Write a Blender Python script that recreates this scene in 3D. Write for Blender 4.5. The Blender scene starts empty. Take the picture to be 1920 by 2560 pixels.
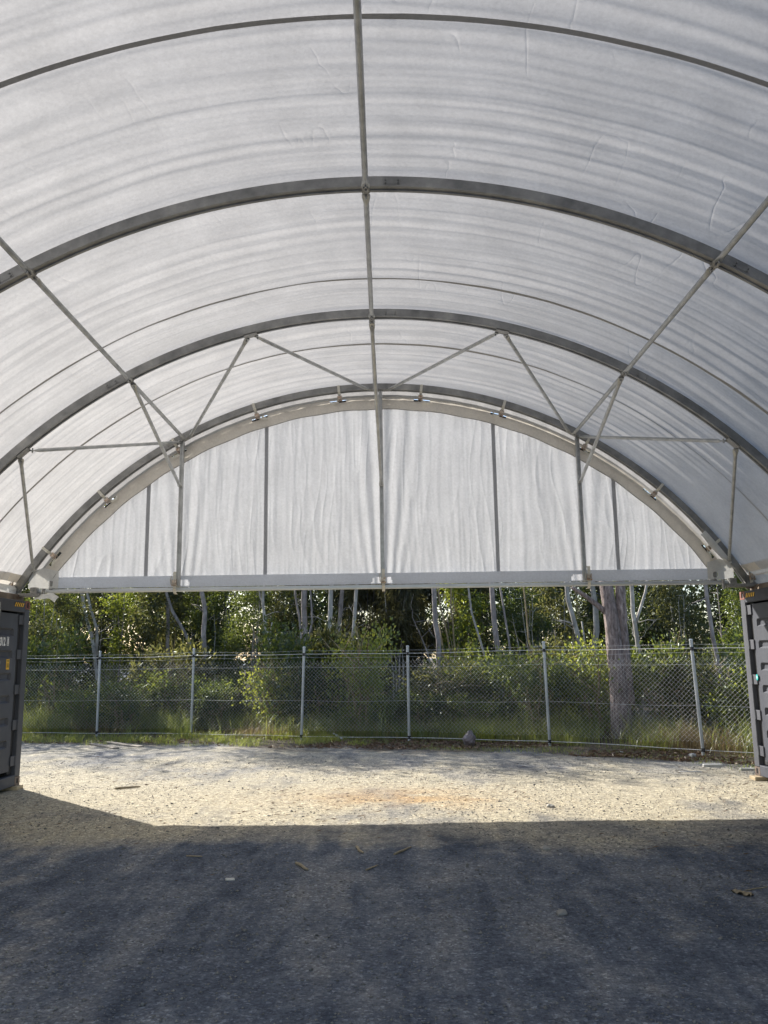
import bpy, math, random
import numpy as np
from mathutils import Vector, Matrix, Euler

R = math.radians
C = bpy.context.scene.collection
SC = bpy.context.scene
PI = math.pi

# ------------------------------------------------------------------ camera, sky, sun, exposure
EYE = 1.761
cam_data = bpy.data.cameras.new('camera')
cam = bpy.data.objects.new('camera', cam_data)
C.objects.link(cam)
pitch, yaw, roll = 0.1744, 0.0018, 0.0135
fw = Vector((-math.sin(yaw) * math.cos(pitch), math.cos(yaw) * math.cos(pitch), math.sin(pitch)))
rt = Vector((math.cos(yaw), math.sin(yaw), 0))
up = rt.cross(fw)
r2 = rt * math.cos(roll) - up * math.sin(roll)
u2 = up * math.cos(roll) + rt * math.sin(roll)
mw = Matrix((r2, u2, -fw)).transposed().to_4x4()
mw.translation = (0, 0, EYE)
cam.matrix_world = mw
cam_data.sensor_fit = 'VERTICAL'
cam_data.sensor_height = 36.0
cam_data.sensor_width = 27.0
cam_data.lens = 2063.0 / 2560.0 * 36.0
cam_data.clip_start = 0.05
cam_data.clip_end = 2000
SC.camera = cam

SUN_EL = R(33.6)
SUN_AZ = math.atan2(-2.8, 2.95)          # measured from +Y towards +X
sun_dir = Vector((math.sin(SUN_AZ) * math.cos(SUN_EL), math.cos(SUN_AZ) * math.cos(SUN_EL), math.sin(SUN_EL)))
world = bpy.data.worlds.new("World")
SC.world = world
world.use_nodes = True
wn = world.node_tree.nodes
wl = world.node_tree.links
bg = wn.get('Background') or wn.new('ShaderNodeBackground')
wo = wn.get('World Output') or wn.new('ShaderNodeOutputWorld')
wl.new(bg.outputs[0], wo.inputs[0])
sky = wn.new('ShaderNodeTexSky')
sky.sky_type = 'NISHITA'
sky.sun_disc = False
sky.sun_elevation = SUN_EL
sky.sun_rotation = SUN_AZ % (2 * PI)
sky.air_density = 1.0
sky.dust_density = 1.2
sky.ozone_density = 1.0
wl.new(sky.outputs[0], bg.inputs[0])
bg.inputs[1].default_value = 0.12
sd = bpy.data.lights.new('sun', 'SUN')
sd.energy = 4.9
sd.angle = R(0.53)
sd.color = (1.0, 0.95, 0.87)
sun = bpy.data.objects.new('sun', sd)
C.objects.link(sun)
sun.rotation_euler = sun_dir.to_track_quat('Z', 'Y').to_euler()
sun.location = (-20, 20, 30)
SC.view_settings.view_transform = 'Standard'
SC.view_settings.look = 'None'
SC.view_settings.exposure = 1.0
SC.view_settings.gamma = 1.0
SC.view_settings.use_curve_mapping = False
SC.render.engine = 'CYCLES'
SC.cycles.max_bounces = 8
SC.cycles.diffuse_bounces = 5
SC.cycles.transmission_bounces = 6
SC.cycles.glossy_bounces = 3
SC.cycles.use_denoising = True
SC.cycles.caustics_reflective = False
SC.cycles.caustics_refractive = False
SC.cycles.sample_clamp_indirect = 6.0

# ------------------------------------------------------------------ helpers
def rngs(seed):
    return np.random.default_rng(seed)

def link(o, parent=None):
    C.objects.link(o)
    if parent is not None:
        o.parent = parent
    return o

def tag(o, label=None, cat=None, group=None, kind=None):
    if label: o['label'] = label
    if cat: o['category'] = cat
    if group: o['group'] = group
    if kind: o['kind'] = kind
    return o

def empty(name, loc, label, cat, group=None):
    o = bpy.data.objects.new(name, None)
    C.objects.link(o)
    o.location = loc
    o.empty_display_size = 0.2
    return tag(o, label, cat, group)

def root_loc(p):
    if p is None: return Vector((0, 0, 0))
    while p.parent: p = p.parent
    return Vector(p.location)

def mesh_np(name, V, F, smooth=False):
    """V (n,3) floats; F list of arrays (m,3) or (m,4)."""
    if isinstance(F, np.ndarray): F = [F]
    me = bpy.data.meshes.new(name)
    V = np.asarray(V, dtype=np.float32)
    me.vertices.add(len(V))
    me.vertices.foreach_set('co', V.ravel())
    loops = np.concatenate([f.ravel() for f in F]).astype(np.int32)
    tot = np.concatenate([np.full(len(f), f.shape[1], dtype=np.int32) for f in F])
    start = np.concatenate([[0], np.cumsum(tot)[:-1]]).astype(np.int32)
    me.loops.add(len(loops))
    me.loops.foreach_set('vertex_index', loops)
    me.polygons.add(len(tot))
    me.polygons.foreach_set('loop_start', start)
    me.polygons.foreach_set('loop_total', tot)
    if smooth:
        me.polygons.foreach_set('use_smooth', np.ones(len(tot), dtype=bool))
    me.update(calc_edges=True)
    me.validate()
    return me

def mobj(name, me, mat, parent=None):
    o = bpy.data.objects.new(name, me)
    if mat is not None and len(me.materials) == 0:
        for m in (mat if isinstance(mat, (list, tuple)) else [mat]):
            me.materials.append(m)
    return link(o, parent)

class MB:
    """collects shapes in world (or root-local) coordinates, builds ONE mesh object"""
    def __init__(self, local=False):
        self.v = []; self.f = []; self.local = local   # local: coordinates are already the thing's own
    def add(self, vs, fs):
        n = len(self.v)
        self.v += [tuple(v) for v in vs]
        self.f += [tuple(i + n for i in f) for f in fs]
        return self
    def box(self, c, s, rot=None, bev=0.0):
        c = Vector(c); hx, hy, hz = s[0] / 2, s[1] / 2, s[2] / 2
        M = rot if rot is not None else Matrix.Identity(3)
        if bev <= 0:
            vs = [c + M @ Vector((x, y, z)) for x in (-hx, hx) for y in (-hy, hy) for z in (-hz, hz)]
            fs = [(0, 1, 3, 2), (4, 6, 7, 5), (0, 4, 5, 1), (2, 3, 7, 6), (0, 2, 6, 4), (1, 5, 7, 3)]
            return self.add(vs, fs)
        b = min(bev, hx * .9, hy * .9, hz * .9)
        vs = []; idx = {}
        for sx in (-1, 1):
            for sy in (-1, 1):
                for sz in (-1, 1):
                    for ax in range(3):
                        p = [sx * (hx - b), sy * (hy - b), sz * (hz - b)]
                        p[ax] = (sx * hx, sy * hy, sz * hz)[ax]
                        idx[(sx, sy, sz, ax)] = len(vs); vs.append(c + M @ Vector(p))
        fs = []
        for ax in range(3):
            o1, o2 = (ax + 1) % 3, (ax + 2) % 3
            for s_ in (-1, 1):
                q = []
                for a_, b_ in ((-1, -1), (1, -1), (1, 1), (-1, 1)):
                    t = [0, 0, 0]; t[ax] = s_; t[o1] = a_; t[o2] = b_
                    q.append(idx[(t[0], t[1], t[2], ax)])
                fs.append(tuple(q if s_ > 0 else q[::-1]))
                for a_ in (-1, 1):
                    for (p_, q_) in ((o1, o2),):
                        pass
        for ax in range(3):          # edges along ax
            o1, o2 = (ax + 1) % 3, (ax + 2) % 3
            for s1 in (-1, 1):
                for s2 in (-1, 1):
                    def k(e, a):
                        t = [0, 0, 0]; t[ax] = e; t[o1] = s1; t[o2] = s2
                        return idx[(t[0], t[1], t[2], a)]
                    q = (k(-1, o1), k(1, o1), k(1, o2), k(-1, o2))
                    fs.append(q if s1 * s2 > 0 else q[::-1])
        for sx in (-1, 1):
            for sy in (-1, 1):
                for sz in (-1, 1):
                    q = tuple(idx[(sx, sy, sz, a)] for a in range(3))
                    fs.append(q if sx * sy * sz > 0 else q[::-1])
        return self.add(vs, fs)
    def tube(self, pts, rad, sides=8, caps=True, sq=None, ref=None, ridge=None):
        pts = [Vector(p) for p in pts]; n = len(pts)
        if not isinstance(rad, (list, tuple)): rad = [rad] * n
        base = len(self.v)
        a = None
        for i, p in enumerate(pts):
            t = (pts[min(i + 1, n - 1)] - pts[max(i - 1, 0)]).normalized()
            if a is None:
                rf = Vector(ref) if ref is not None else (Vector((0, 0, 1)) if abs(t.z) < .9 else Vector((1, 0, 0)))
                a = (rf - t * rf.dot(t)).normalized()
            else:
                a = (a - t * a.dot(t)).normalized()
            b = t.cross(a)
            sa, sb = sq[i] if sq else (1, 1)
            for k in range(sides):
                an = 2 * PI * k / sides
                self.v.append(tuple(p + (a * math.cos(an) * sa + b * math.sin(an) * sb) * rad[i] * (ridge(an, p.z) if ridge else 1)))
        for i in range(n - 1):
            for k in range(sides):
                k2 = (k + 1) % sides
                self.f.append((base + i * sides + k, base + i * sides + k2, base + (i + 1) * sides + k2, base + (i + 1) * sides + k))
        if caps:
            self.f.append(tuple(base + k for k in range(sides))[::-1])
            self.f.append(tuple(base + (n - 1) * sides + k for k in range(sides)))
        return self
    def grid(self, P):
        """P: 2-D list of points"""
        n = len(self.v); a, b = len(P), len(P[0])
        for row in P: self.v += [tuple(p) for p in row]
        for i in range(a - 1):
            for j in range(b - 1):
                self.f.append((n + i * b + j, n + (i + 1) * b + j, n + (i + 1) * b + j + 1, n + i * b + j + 1))
        return self
    def ribbon(self, pts, wid, th=0.003):
        """flat strap along pts; wid = half-width vector"""
        pts = [Vector(p) for p in pts]; w = Vector(wid)
        n = len(pts); vs = []
        for i, p in enumerate(pts):
            t = (pts[min(i + 1, n - 1)] - pts[max(i - 1, 0)]).normalized()
            nn = t.cross(w).normalized() * th / 2
            vs += [p - w - nn, p + w - nn, p + w + nn, p - w + nn]
        fs = []
        for i in range(n - 1):
            for k in range(4):
                k2 = (k + 1) % 4
                fs.append((i * 4 + k, i * 4 + k2, i * 4 + 4 + k2, i * 4 + 4 + k))
        fs += [(3, 2, 1, 0), (n * 4 - 4, n * 4 - 3, n * 4 - 2, n * 4 - 1)]
        return self.add(vs, fs)
    def mesh(self, name, parent=None, smooth=False):
        off = Vector((0, 0, 0)) if self.local else root_loc(parent)
        me = bpy.data.meshes.new(name)
        me.from_pydata([(v[0] - off.x, v[1] - off.y, v[2] - off.z) for v in self.v], [], self.f)
        if smooth:
            me.polygons.foreach_set('use_smooth', [True] * len(me.polygons))
        me.update()
        return me
    def build(self, name, mat, parent=None, smooth=False):
        return mobj(name, self.mesh(name, parent, smooth), mat, parent)

def vnoise(x, y, seed=0):
    """smooth value noise on arrays, -1..1"""
    xi = np.floor(x).astype(np.int64); yi = np.floor(y).astype(np.int64)
    fx = x - xi; fy = y - yi
    fx = fx * fx * (3 - 2 * fx); fy = fy * fy * (3 - 2 * fy)
    def hsh(a, b):
        n = (a * 374761393 + b * 668265263 + seed * 982451653) & 0x7fffffff
        n = ((n ^ (n >> 13)) * 1274126177) & 0x7fffffff
        n = n ^ (n >> 16)
        return (n & 0xffff) / 32767.5 - 1
    return (hsh(xi, yi) * (1 - fx) + hsh(xi + 1, yi) * fx) * (1 - fy) + (hsh(xi, yi + 1) * (1 - fx) + hsh(xi + 1, yi + 1) * fx) * fy

def fbm(x, y, oct=4, seed=0):
    s = 0; a = .5
    for o in range(oct):
        s = s + a * vnoise(x * 2 ** o + 17.3 * o, y * 2 ** o - 9.1 * o, seed + o); a *= .5
    return s

def sstep(a, b, x):
    t = np.clip((x - a) / (b - a), 0, 1)
    return t * t * (3 - 2 * t)

# ------------------------------------------------------------------ materials
def new_mat(name):
    m = bpy.data.materials.new(name)
    m.use_nodes = True
    nt = m.node_tree
    for n in list(nt.nodes): nt.nodes.remove(n)
    out = nt.nodes.new('ShaderNodeOutputMaterial')
    return m, nt, out

def N(nt, kind, **kw):
    n = nt.nodes.new(kind)
    for k, v in kw.items():
        if k.startswith('i_'):
            n.inputs[k[2:].replace('_', ' ')].default_value = v
        else:
            setattr(n, k, v)
    return n

def ramp(nt, fac, stops):
    r = nt.nodes.new('ShaderNodeValToRGB')
    e = r.color_ramp.elements
    while len(e) > 1: e.remove(e[0])
    e[0].position = stops[0][0]; c = stops[0][1]; e[0].color = (*c, 1) if len(c) == 3 else c
    for p, c in stops[1:]:
        x = e.new(p); x.color = (*c, 1) if len(c) == 3 else c
    nt.links.new(fac, r.inputs[0])
    return r.outputs[0]

def mixc(nt, fac, a, b, mode='MIX'):
    m = nt.nodes.new('ShaderNodeMix'); m.data_type = 'RGBA'; m.blend_type = mode
    for s, v in ((m.inputs[0], fac), (m.inputs[6], a), (m.inputs[7], b)):
        if hasattr(v, 'is_linked'): nt.links.new(v, s)
        elif isinstance(v, (int, float)): s.default_value = v
        else: s.default_value = (*v, 1) if len(v) == 3 else v
    return m.outputs[2]

def noise(nt, scale, detail=4, rough=.55, vec=None, dist=0):
    n = nt.nodes.new('ShaderNodeTexNoise')
    n.inputs['Scale'].default_value = scale; n.inputs['Detail'].default_value = detail
    n.inputs['Roughness'].default_value = rough; n.inputs['Distortion'].default_value = dist
    if vec is not None: nt.links.new(vec, n.inputs['Vector'])
    return n.outputs['Fac']

def coords(nt, kind='Object', scale=None):
    tc = nt.nodes.new('ShaderNodeTexCoord')
    o = tc.outputs[kind]
    if scale:
        mp = nt.nodes.new('ShaderNodeMapping'); mp.inputs['Scale'].default_value = scale
        nt.links.new(o, mp.inputs[0]); o = mp.outputs[0]
    return o

def bump(nt, h, strength, dist=.01, nrm=None):
    b = nt.nodes.new('ShaderNodeBump')
    b.inputs['Strength'].default_value = strength; b.inputs['Distance'].default_value = dist
    nt.links.new(h, b.inputs['Height'])
    if nrm is not None: nt.links.new(nrm, b.inputs['Normal'])
    return b.outputs[0]

def simple(name, c1, c2, scale=8, rough=.6, metal=0.0, bmp=0.0, stretch=None, c3=None, spec=.5, rr=.12, coat=0):
    """two- or three-tone weathered surface"""
    m, nt, out = new_mat(name)
    v = coords(nt, 'Object', stretch)
    f = noise(nt, scale, 6, .62, v)
    st = [(.32, c1), (.62, c2)]
    if c3: st.append((.74, c3))
    col = ramp(nt, f, st)
    p = nt.nodes.new('ShaderNodeBsdfPrincipled')
    nt.links.new(col, p.inputs['Base Color'])
    p.inputs['Metallic'].default_value = metal
    p.inputs['Specular IOR Level'].default_value = spec
    p.inputs['Coat Weight'].default_value = coat; p.inputs['Coat Roughness'].default_value = .42; p.inputs['Coat IOR'].default_value = 1.9
    f2 = noise(nt, scale * 3.1, 4, .6, v)
    rg = nt.nodes.new('ShaderNodeMapRange')
    rg.inputs[3].default_value = rough - rr; rg.inputs[4].default_value = rough + rr
    nt.links.new(f2, rg.inputs[0]); nt.links.new(rg.outputs[0], p.inputs['Roughness'])
    if bmp: nt.links.new(bump(nt, noise(nt, scale * 6, 5, .6, v), bmp, .004), p.inputs['Normal'])
    nt.links.new(p.outputs[0], out.inputs[0])
    return m

def fabric(name, c, trans, tcol=None, crease=.35, weave=.15, spot=(.93, 1.03)):
    m, nt, out = new_mat(name)
    v = coords(nt, 'Object')
    n1 = noise(nt, 2.2, 5, .6, v)
    n2 = noise(nt, 30, 5, .75, v)
    tone = ramp(nt, n1, [(.25, (spot[0],) * 3), (.75, (spot[1],) * 3)])
    tone2 = ramp(nt, n2, [(.3, (.90, .90, .90)), (.7, (1.07, 1.07, 1.07))])
    tt = mixc(nt, 1.0, tone, tone2, 'MULTIPLY')
    col = mixc(nt, 1.0, c, tt, 'MULTIPLY')
    tc = mixc(nt, 1.0, tcol or c, tt, 'MULTIPLY')
    # crease lines: narrow ridges of a warped noise, only here and there
    w = nt.nodes.new('ShaderNodeTexNoise'); w.inputs['Scale'].default_value = 1.0; w.inputs['Detail'].default_value = 1.5
    mp = nt.nodes.new('ShaderNodeMapping'); mp.inputs['Scale'].default_value = (2.4, .5, 2.4)
    nt.links.new(v, mp.inputs[0]); nt.links.new(mp.outputs[0], w.inputs['Vector'])
    a = N(nt, 'ShaderNodeMath', operation='SUBTRACT'); a.inputs[1].default_value = .5; nt.links.new(w.outputs['Fac'], a.inputs[0])
    ab = N(nt, 'ShaderNodeMath', operation='ABSOLUTE'); nt.links.new(a.outputs[0], ab.inputs[0])
    line = ramp(nt, ab.outputs[0], [(0.0, (1, 1, 1)), (.004, (.4, .4, .4)), (.010, (0, 0, 0))])
    msk = ramp(nt, noise(nt, 1.3, 2, .5, v), [(.52, (0, 0, 0)), (.64, (1, 1, 1))])
    crs = mixc(nt, 1.0, line, msk, 'MULTIPLY')
    b1 = bump(nt, crs, crease, .02)
    b2 = bump(nt, noise(nt, 34, 4, .65, v), weave, .006, b1)
    d = nt.nodes.new('ShaderNodeBsdfDiffuse'); t = nt.nodes.new('ShaderNodeBsdfTranslucent')
    nt.links.new(col, d.inputs[0]); nt.links.new(tc, t.inputs[0])
    nt.links.new(b2, d.inputs['Normal']); nt.links.new(b2, t.inputs['Normal'])
    mx = nt.nodes.new('ShaderNodeMixShader'); mx.inputs[0].default_value = trans
    nt.links.new(d.outputs[0], mx.inputs[1]); nt.links.new(t.outputs[0], mx.inputs[2])
    nt.links.new(mx.outputs[0], out.inputs[0])
    return m

def leafmat(name, dark, lite, tdark, tlite, gloss=.10, trans=.42, rough=.38):
    m, nt, out = new_mat(name)
    g = nt.nodes.new('ShaderNodeNewGeometry'); oi = nt.nodes.new('ShaderNodeObjectInfo')
    ad = N(nt, 'ShaderNodeMath', operation='MULTIPLY_ADD'); ad.inputs[1].default_value = .55
    nt.links.new(g.outputs['Random Per Island'], ad.inputs[0])
    ob = N(nt, 'ShaderNodeMath', operation='MULTIPLY'); ob.inputs[1].default_value = .45
    nt.links.new(oi.outputs['Random'], ob.inputs[0]); nt.links.new(ob.outputs[0], ad.inputs[2])
    col = ramp(nt, ad.outputs[0], [(0.05, dark), (.95, lite)])
    tc = ramp(nt, ad.outputs[0], [(0.05, tdark), (.95, tlite)])
    d = nt.nodes.new('ShaderNodeBsdfDiffuse'); t = nt.nodes.new('ShaderNodeBsdfTranslucent'); s = nt.nodes.new('ShaderNodeBsdfGlossy')
    nt.links.new(col, d.inputs[0]); nt.links.new(tc, t.inputs[0])
    s.inputs['Color'].default_value = (.8, .85, .8, 1); s.inputs['Roughness'].default_value = rough
    m1 = nt.nodes.new('ShaderNodeMixShader'); m1.inputs[0].default_value = trans
    nt.links.new(d.outputs[0], m1.inputs[1]); nt.links.new(t.outputs[0], m1.inputs[2])
    m2 = nt.nodes.new('ShaderNodeMixShader'); m2.inputs[0].default_value = gloss
    nt.links.new(m1.outputs[0], m2.inputs[1]); nt.links.new(s.outputs[0], m2.inputs[2])
    nt.links.new(m2.outputs[0], out.inputs[0])
    return m

def barkmat(name, c1, c2, c3, scale=14, bmp=.6, stretch=(1, 1, .22)):
    m, nt, out = new_mat(name)
    v = coords(nt, 'Object', stretch)
    f = noise(nt, scale, 7, .68, v, .4)
    col = ramp(nt, f, [(.3, c1), (.52, c2), (.7, c3)])
    lich = ramp(nt, noise(nt, 3.2, 4, .6, coords(nt, 'Object')), [(.45, (.8, .8, .8)), (.65, (1.12, 1.12, 1.1))])
    col = mixc(nt, 1.0, col, lich, 'MULTIPLY')
    p = nt.nodes.new('ShaderNodeBsdfPrincipled')
    nt.links.new(col, p.inputs['Base Color']); p.inputs['Roughness'].default_value = .9
    p.inputs['Specular IOR Level'].default_value = .15
    nt.links.new(bump(nt, f, bmp, .02), p.inputs['Normal'])
    nt.links.new(p.outputs[0], out.inputs[0])
    return m

M = {}
M['cover'] = fabric('cover_fabric', (.56, .555, .55), .285, (.705, .69, .68), crease=.2, weave=.3, spot=(.86, 1.05))
M['curtain'] = fabric('curtain_fabric', (.60, .61, .63), .32, (.63, .64, .665), crease=.15, weave=.4, spot=(.9, 1.04))
M['seam'] = fabric('seam_fabric', (.40, .385, .36), .16, (.58, .56, .52), crease=0, weave=.1)
M['seam_gable'] = fabric('gable_seam_fabric', (.36, .365, .38), .22, (.5, .51, .53), crease=0, weave=.1)
M['sleeve'] = fabric('sleeve_fabric', (.58, .57, .55), .2, (.7, .68, .65), crease=0, weave=.15)
M['border'] = fabric('border_fabric', (.76, .71, .63), .32, (.77, .715, .62), crease=.2, weave=.12)
M['hem'] = fabric('hem_fabric', (.70, .74, .82), .22, (.66, .70, .77), crease=.2, weave=.1)
M['flap'] = fabric('flap_fabric', (.74, .74, .72), .22, (.75, .74, .70), crease=.5, weave=.15)
M['steel'] = simple('galvanised_arch', (.19, .19, .185), (.34, .335, .32), 4, .42, .5, .15, (1, 1, 1), (.46, .44, .41))
M['tube'] = simple('galvanised_tube', (.36, .365, .36), (.54, .545, .53), 7, .42, .6, .1)
M['rail'] = simple('galvanised_rail', (.50, .52, .53), (.68, .70, .71), 3, .38, .5, .05, (.25, 1, 1))
M['bolt'] = simple('bolt_steel', (.24, .235, .225), (.40, .39, .37), 30, .42, .6)
M['web'] = simple('strap_webbing', (.66, .62, .52), (.78, .75, .66), 40, .8, 0, .3)
M['buckle'] = simple('ratchet_steel', (.30, .16, .09), (.62, .55, .46), 35, .38, .7)
M['rust_rail'] = simple('rusted_rail', (.16, .12, .09), (.27, .22, .17), 4, .6, .35, .2, None, (.42, .30, .2))
M['dark'] = simple('dark_recess', (.03, .03, .032), (.05, .05, .05), 10, .8)  # near-black stands in for shade in slots and casting holes
M['paint'] = simple('charcoal_paint', (.064, .068, .083), (.086, .091, .107), 1.6, .55, 0, .06, (1, 1, .3), (.13, .134, .148), .25)
M['paint_post'] = simple('charcoal_post_paint', (.078, .081, .093), (.105, .108, .122), 2.5, .55, 0, .08, (1, 1, .2), (.17, .16, .15), .25)
M['gap'] = simple('shaded_gap_dark', (.022, .023, .026), (.036, .037, .041), 3, .6)  # shade of the door gap put into a near-black colour
M['casting'] = simple('primer_casting', (.16, .055, .04), (.25, .11, .085), 18, .6, .1, .2)
M['casting_low'] = simple('worn_casting', (.10, .085, .08), (.20, .15, .12), 14, .6, .1, .2, None, (.30, .20, .13))
M['white_ink'] = simple('white_lettering', (.70, .71, .72), (.80, .80, .80), 60, .6)
M['yellow'] = simple('yellow_sticker', (.75, .42, .03), (.85, .52, .05), 30, .45)
M['black_ink'] = simple('black_print', (.012, .012, .013), (.02, .02, .02), 30, .5)
M['teal'] = simple('teal_sticker', (.02, .42, .40), (.03, .52, .48), 30, .4)
M['wood'] = simple('packer_wood', (.38, .29, .17), (.52, .42, .27), 6, .8, 0, .5, (.4, 6, 6))
M['oldwood'] = simple('grey_plank_wood', (.14, .12, .10), (.33, .285, .225), 6, .85, 0, .6, (5, .5, 5))
M['fence'] = simple('galvanised_fence_post', (.40, .42, .42), (.55, .57, .57), 5, .45, .35, .08, (1, 1, .3))
M['wire'] = simple('galvanised_wire', (.46, .47, .47), (.60, .61, .60), 20, .45, .3)
M['cable'] = simple('white_cable', (.66, .66, .63), (.78, .78, .75), 20, .5, .1)
M['tie'] = simple('black_tie', (.01, .01, .012), (.025, .025, .03), 20, .6)
M['bag'] = simple('grey_plastic_bag', (.13, .105, .105), (.22, .185, .185), 9, .45, 0, .9, None, (.33, .30, .31))
M['rag'] = simple('white_rag', (.42, .41, .38), (.62, .61, .57), 20, .85, 0, .5)
M['bark_big'] = barkmat('rough_purple_bark', (.09, .066, .058), (.30, .24, .22), (.48, .40, .375), 24, 1.2)
M['bark_grey'] = barkmat('grey_bark', (.18, .152, .143), (.34, .30, .285), (.47, .42, .40), 12, .5)
M['bark_pale'] = barkmat('pale_bark', (.28, .26, .235), (.46, .43, .395), (.60, .57, .53), 9, .4)
M['bark_dark'] = barkmat('dark_bark', (.05, .044, .04), (.10, .09, .083), (.16, .145, .135), 14, .7)
M['bark_tan'] = barkmat('tan_bark', (.22, .17, .10), (.34, .27, .17), (.46, .38, .25), 10, .3)
M['leaf_a'] = leafmat('broad_green_leaf', (.018, .036, .011), (.062, .088, .026), (.05, .10, .012), (.34, .38, .06), .06, .42, .34)
M['leaf_b'] = leafmat('olive_leaf', (.03, .042, .018), (.10, .11, .042), (.07, .09, .02), (.34, .32, .09), .055, .42, .34)
M['leaf_c'] = leafmat('lime_leaf', (.04, .07, .012), (.12, .165, .03), (.12, .20, .016), (.54, .55, .08), .06, .46, .34)
M['leaf_n'] = leafmat('fine_needle', (.045, .048, .026), (.12, .115, .06), (.10, .11, .035), (.36, .33, .12), .06, .42)
M['leaf_far'] = leafmat('shaded_far_leaf', (.010, .017, .008), (.034, .044, .016), (.022, .042, .007), (.15, .165, .035), .04)  # leaves darkened, deep-wood shade put into their colour
M['grass'] = leafmat('green_grass', (.055, .085, .02), (.16, .18, .06), (.14, .22, .03), (.56, .57, .14), .06, .44)
M['grass_lime'] = leafmat('lime_grass', (.12, .16, .03), (.27, .28, .07), (.34, .42, .05), (.75, .72, .16), .05, .45)  # brighter, yellower grass tone with sunlight put into the colour
M['grass_dry'] = leafmat('dry_grass', (.20, .14, .07), (.38, .30, .17), (.25, .18, .08), (.50, .40, .20), .04, .3)
M['litter'] = leafmat('brown_leaf_litter', (.10, .055, .03), (.30, .20, .13), (.08, .04, .02), (.2, .12, .06), .05, .15)
M['stone'] = leafmat('gravel_stone', (.10, .10, .10), (.34, .325, .30), (.02, .02, .02), (.05, .05, .05), .05, .0, .6)
M['twig'] = simple('straw_stick', (.24, .19, .12), (.38, .32, .22), 30, .85)

# ------------------------------------------------------------------ ground
FX = np.array([-14.0, -9.3, -6.905, -4.565, -1.908, 0.436, 3.186, 5.53, 7.75, 12.0])
FY = np.array([22.2, 20.55, 20.12, 19.65, 18.62, 18.03, 16.87, 15.04, 13.2, 9.8])
def fence_y(x):
    return np.interp(x, FX, FY)

def ground_z(x, y):
    x = np.asarray(x, float); y = np.asarray(y, float)
    z = .018 * fbm(x * .45, y * .45, 3, 3) + .009 * fbm(x * 2.3, y * 2.3, 3, 11) + .006 * fbm(x * 8, y * 7, 2, 12)
    beyond = sstep(.3, 3, y - fence_y(x))
    return z + beyond * (.06 * fbm(x * .5, y * .5, 3, 21) + .05) * sstep(300, 30, y)

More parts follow.
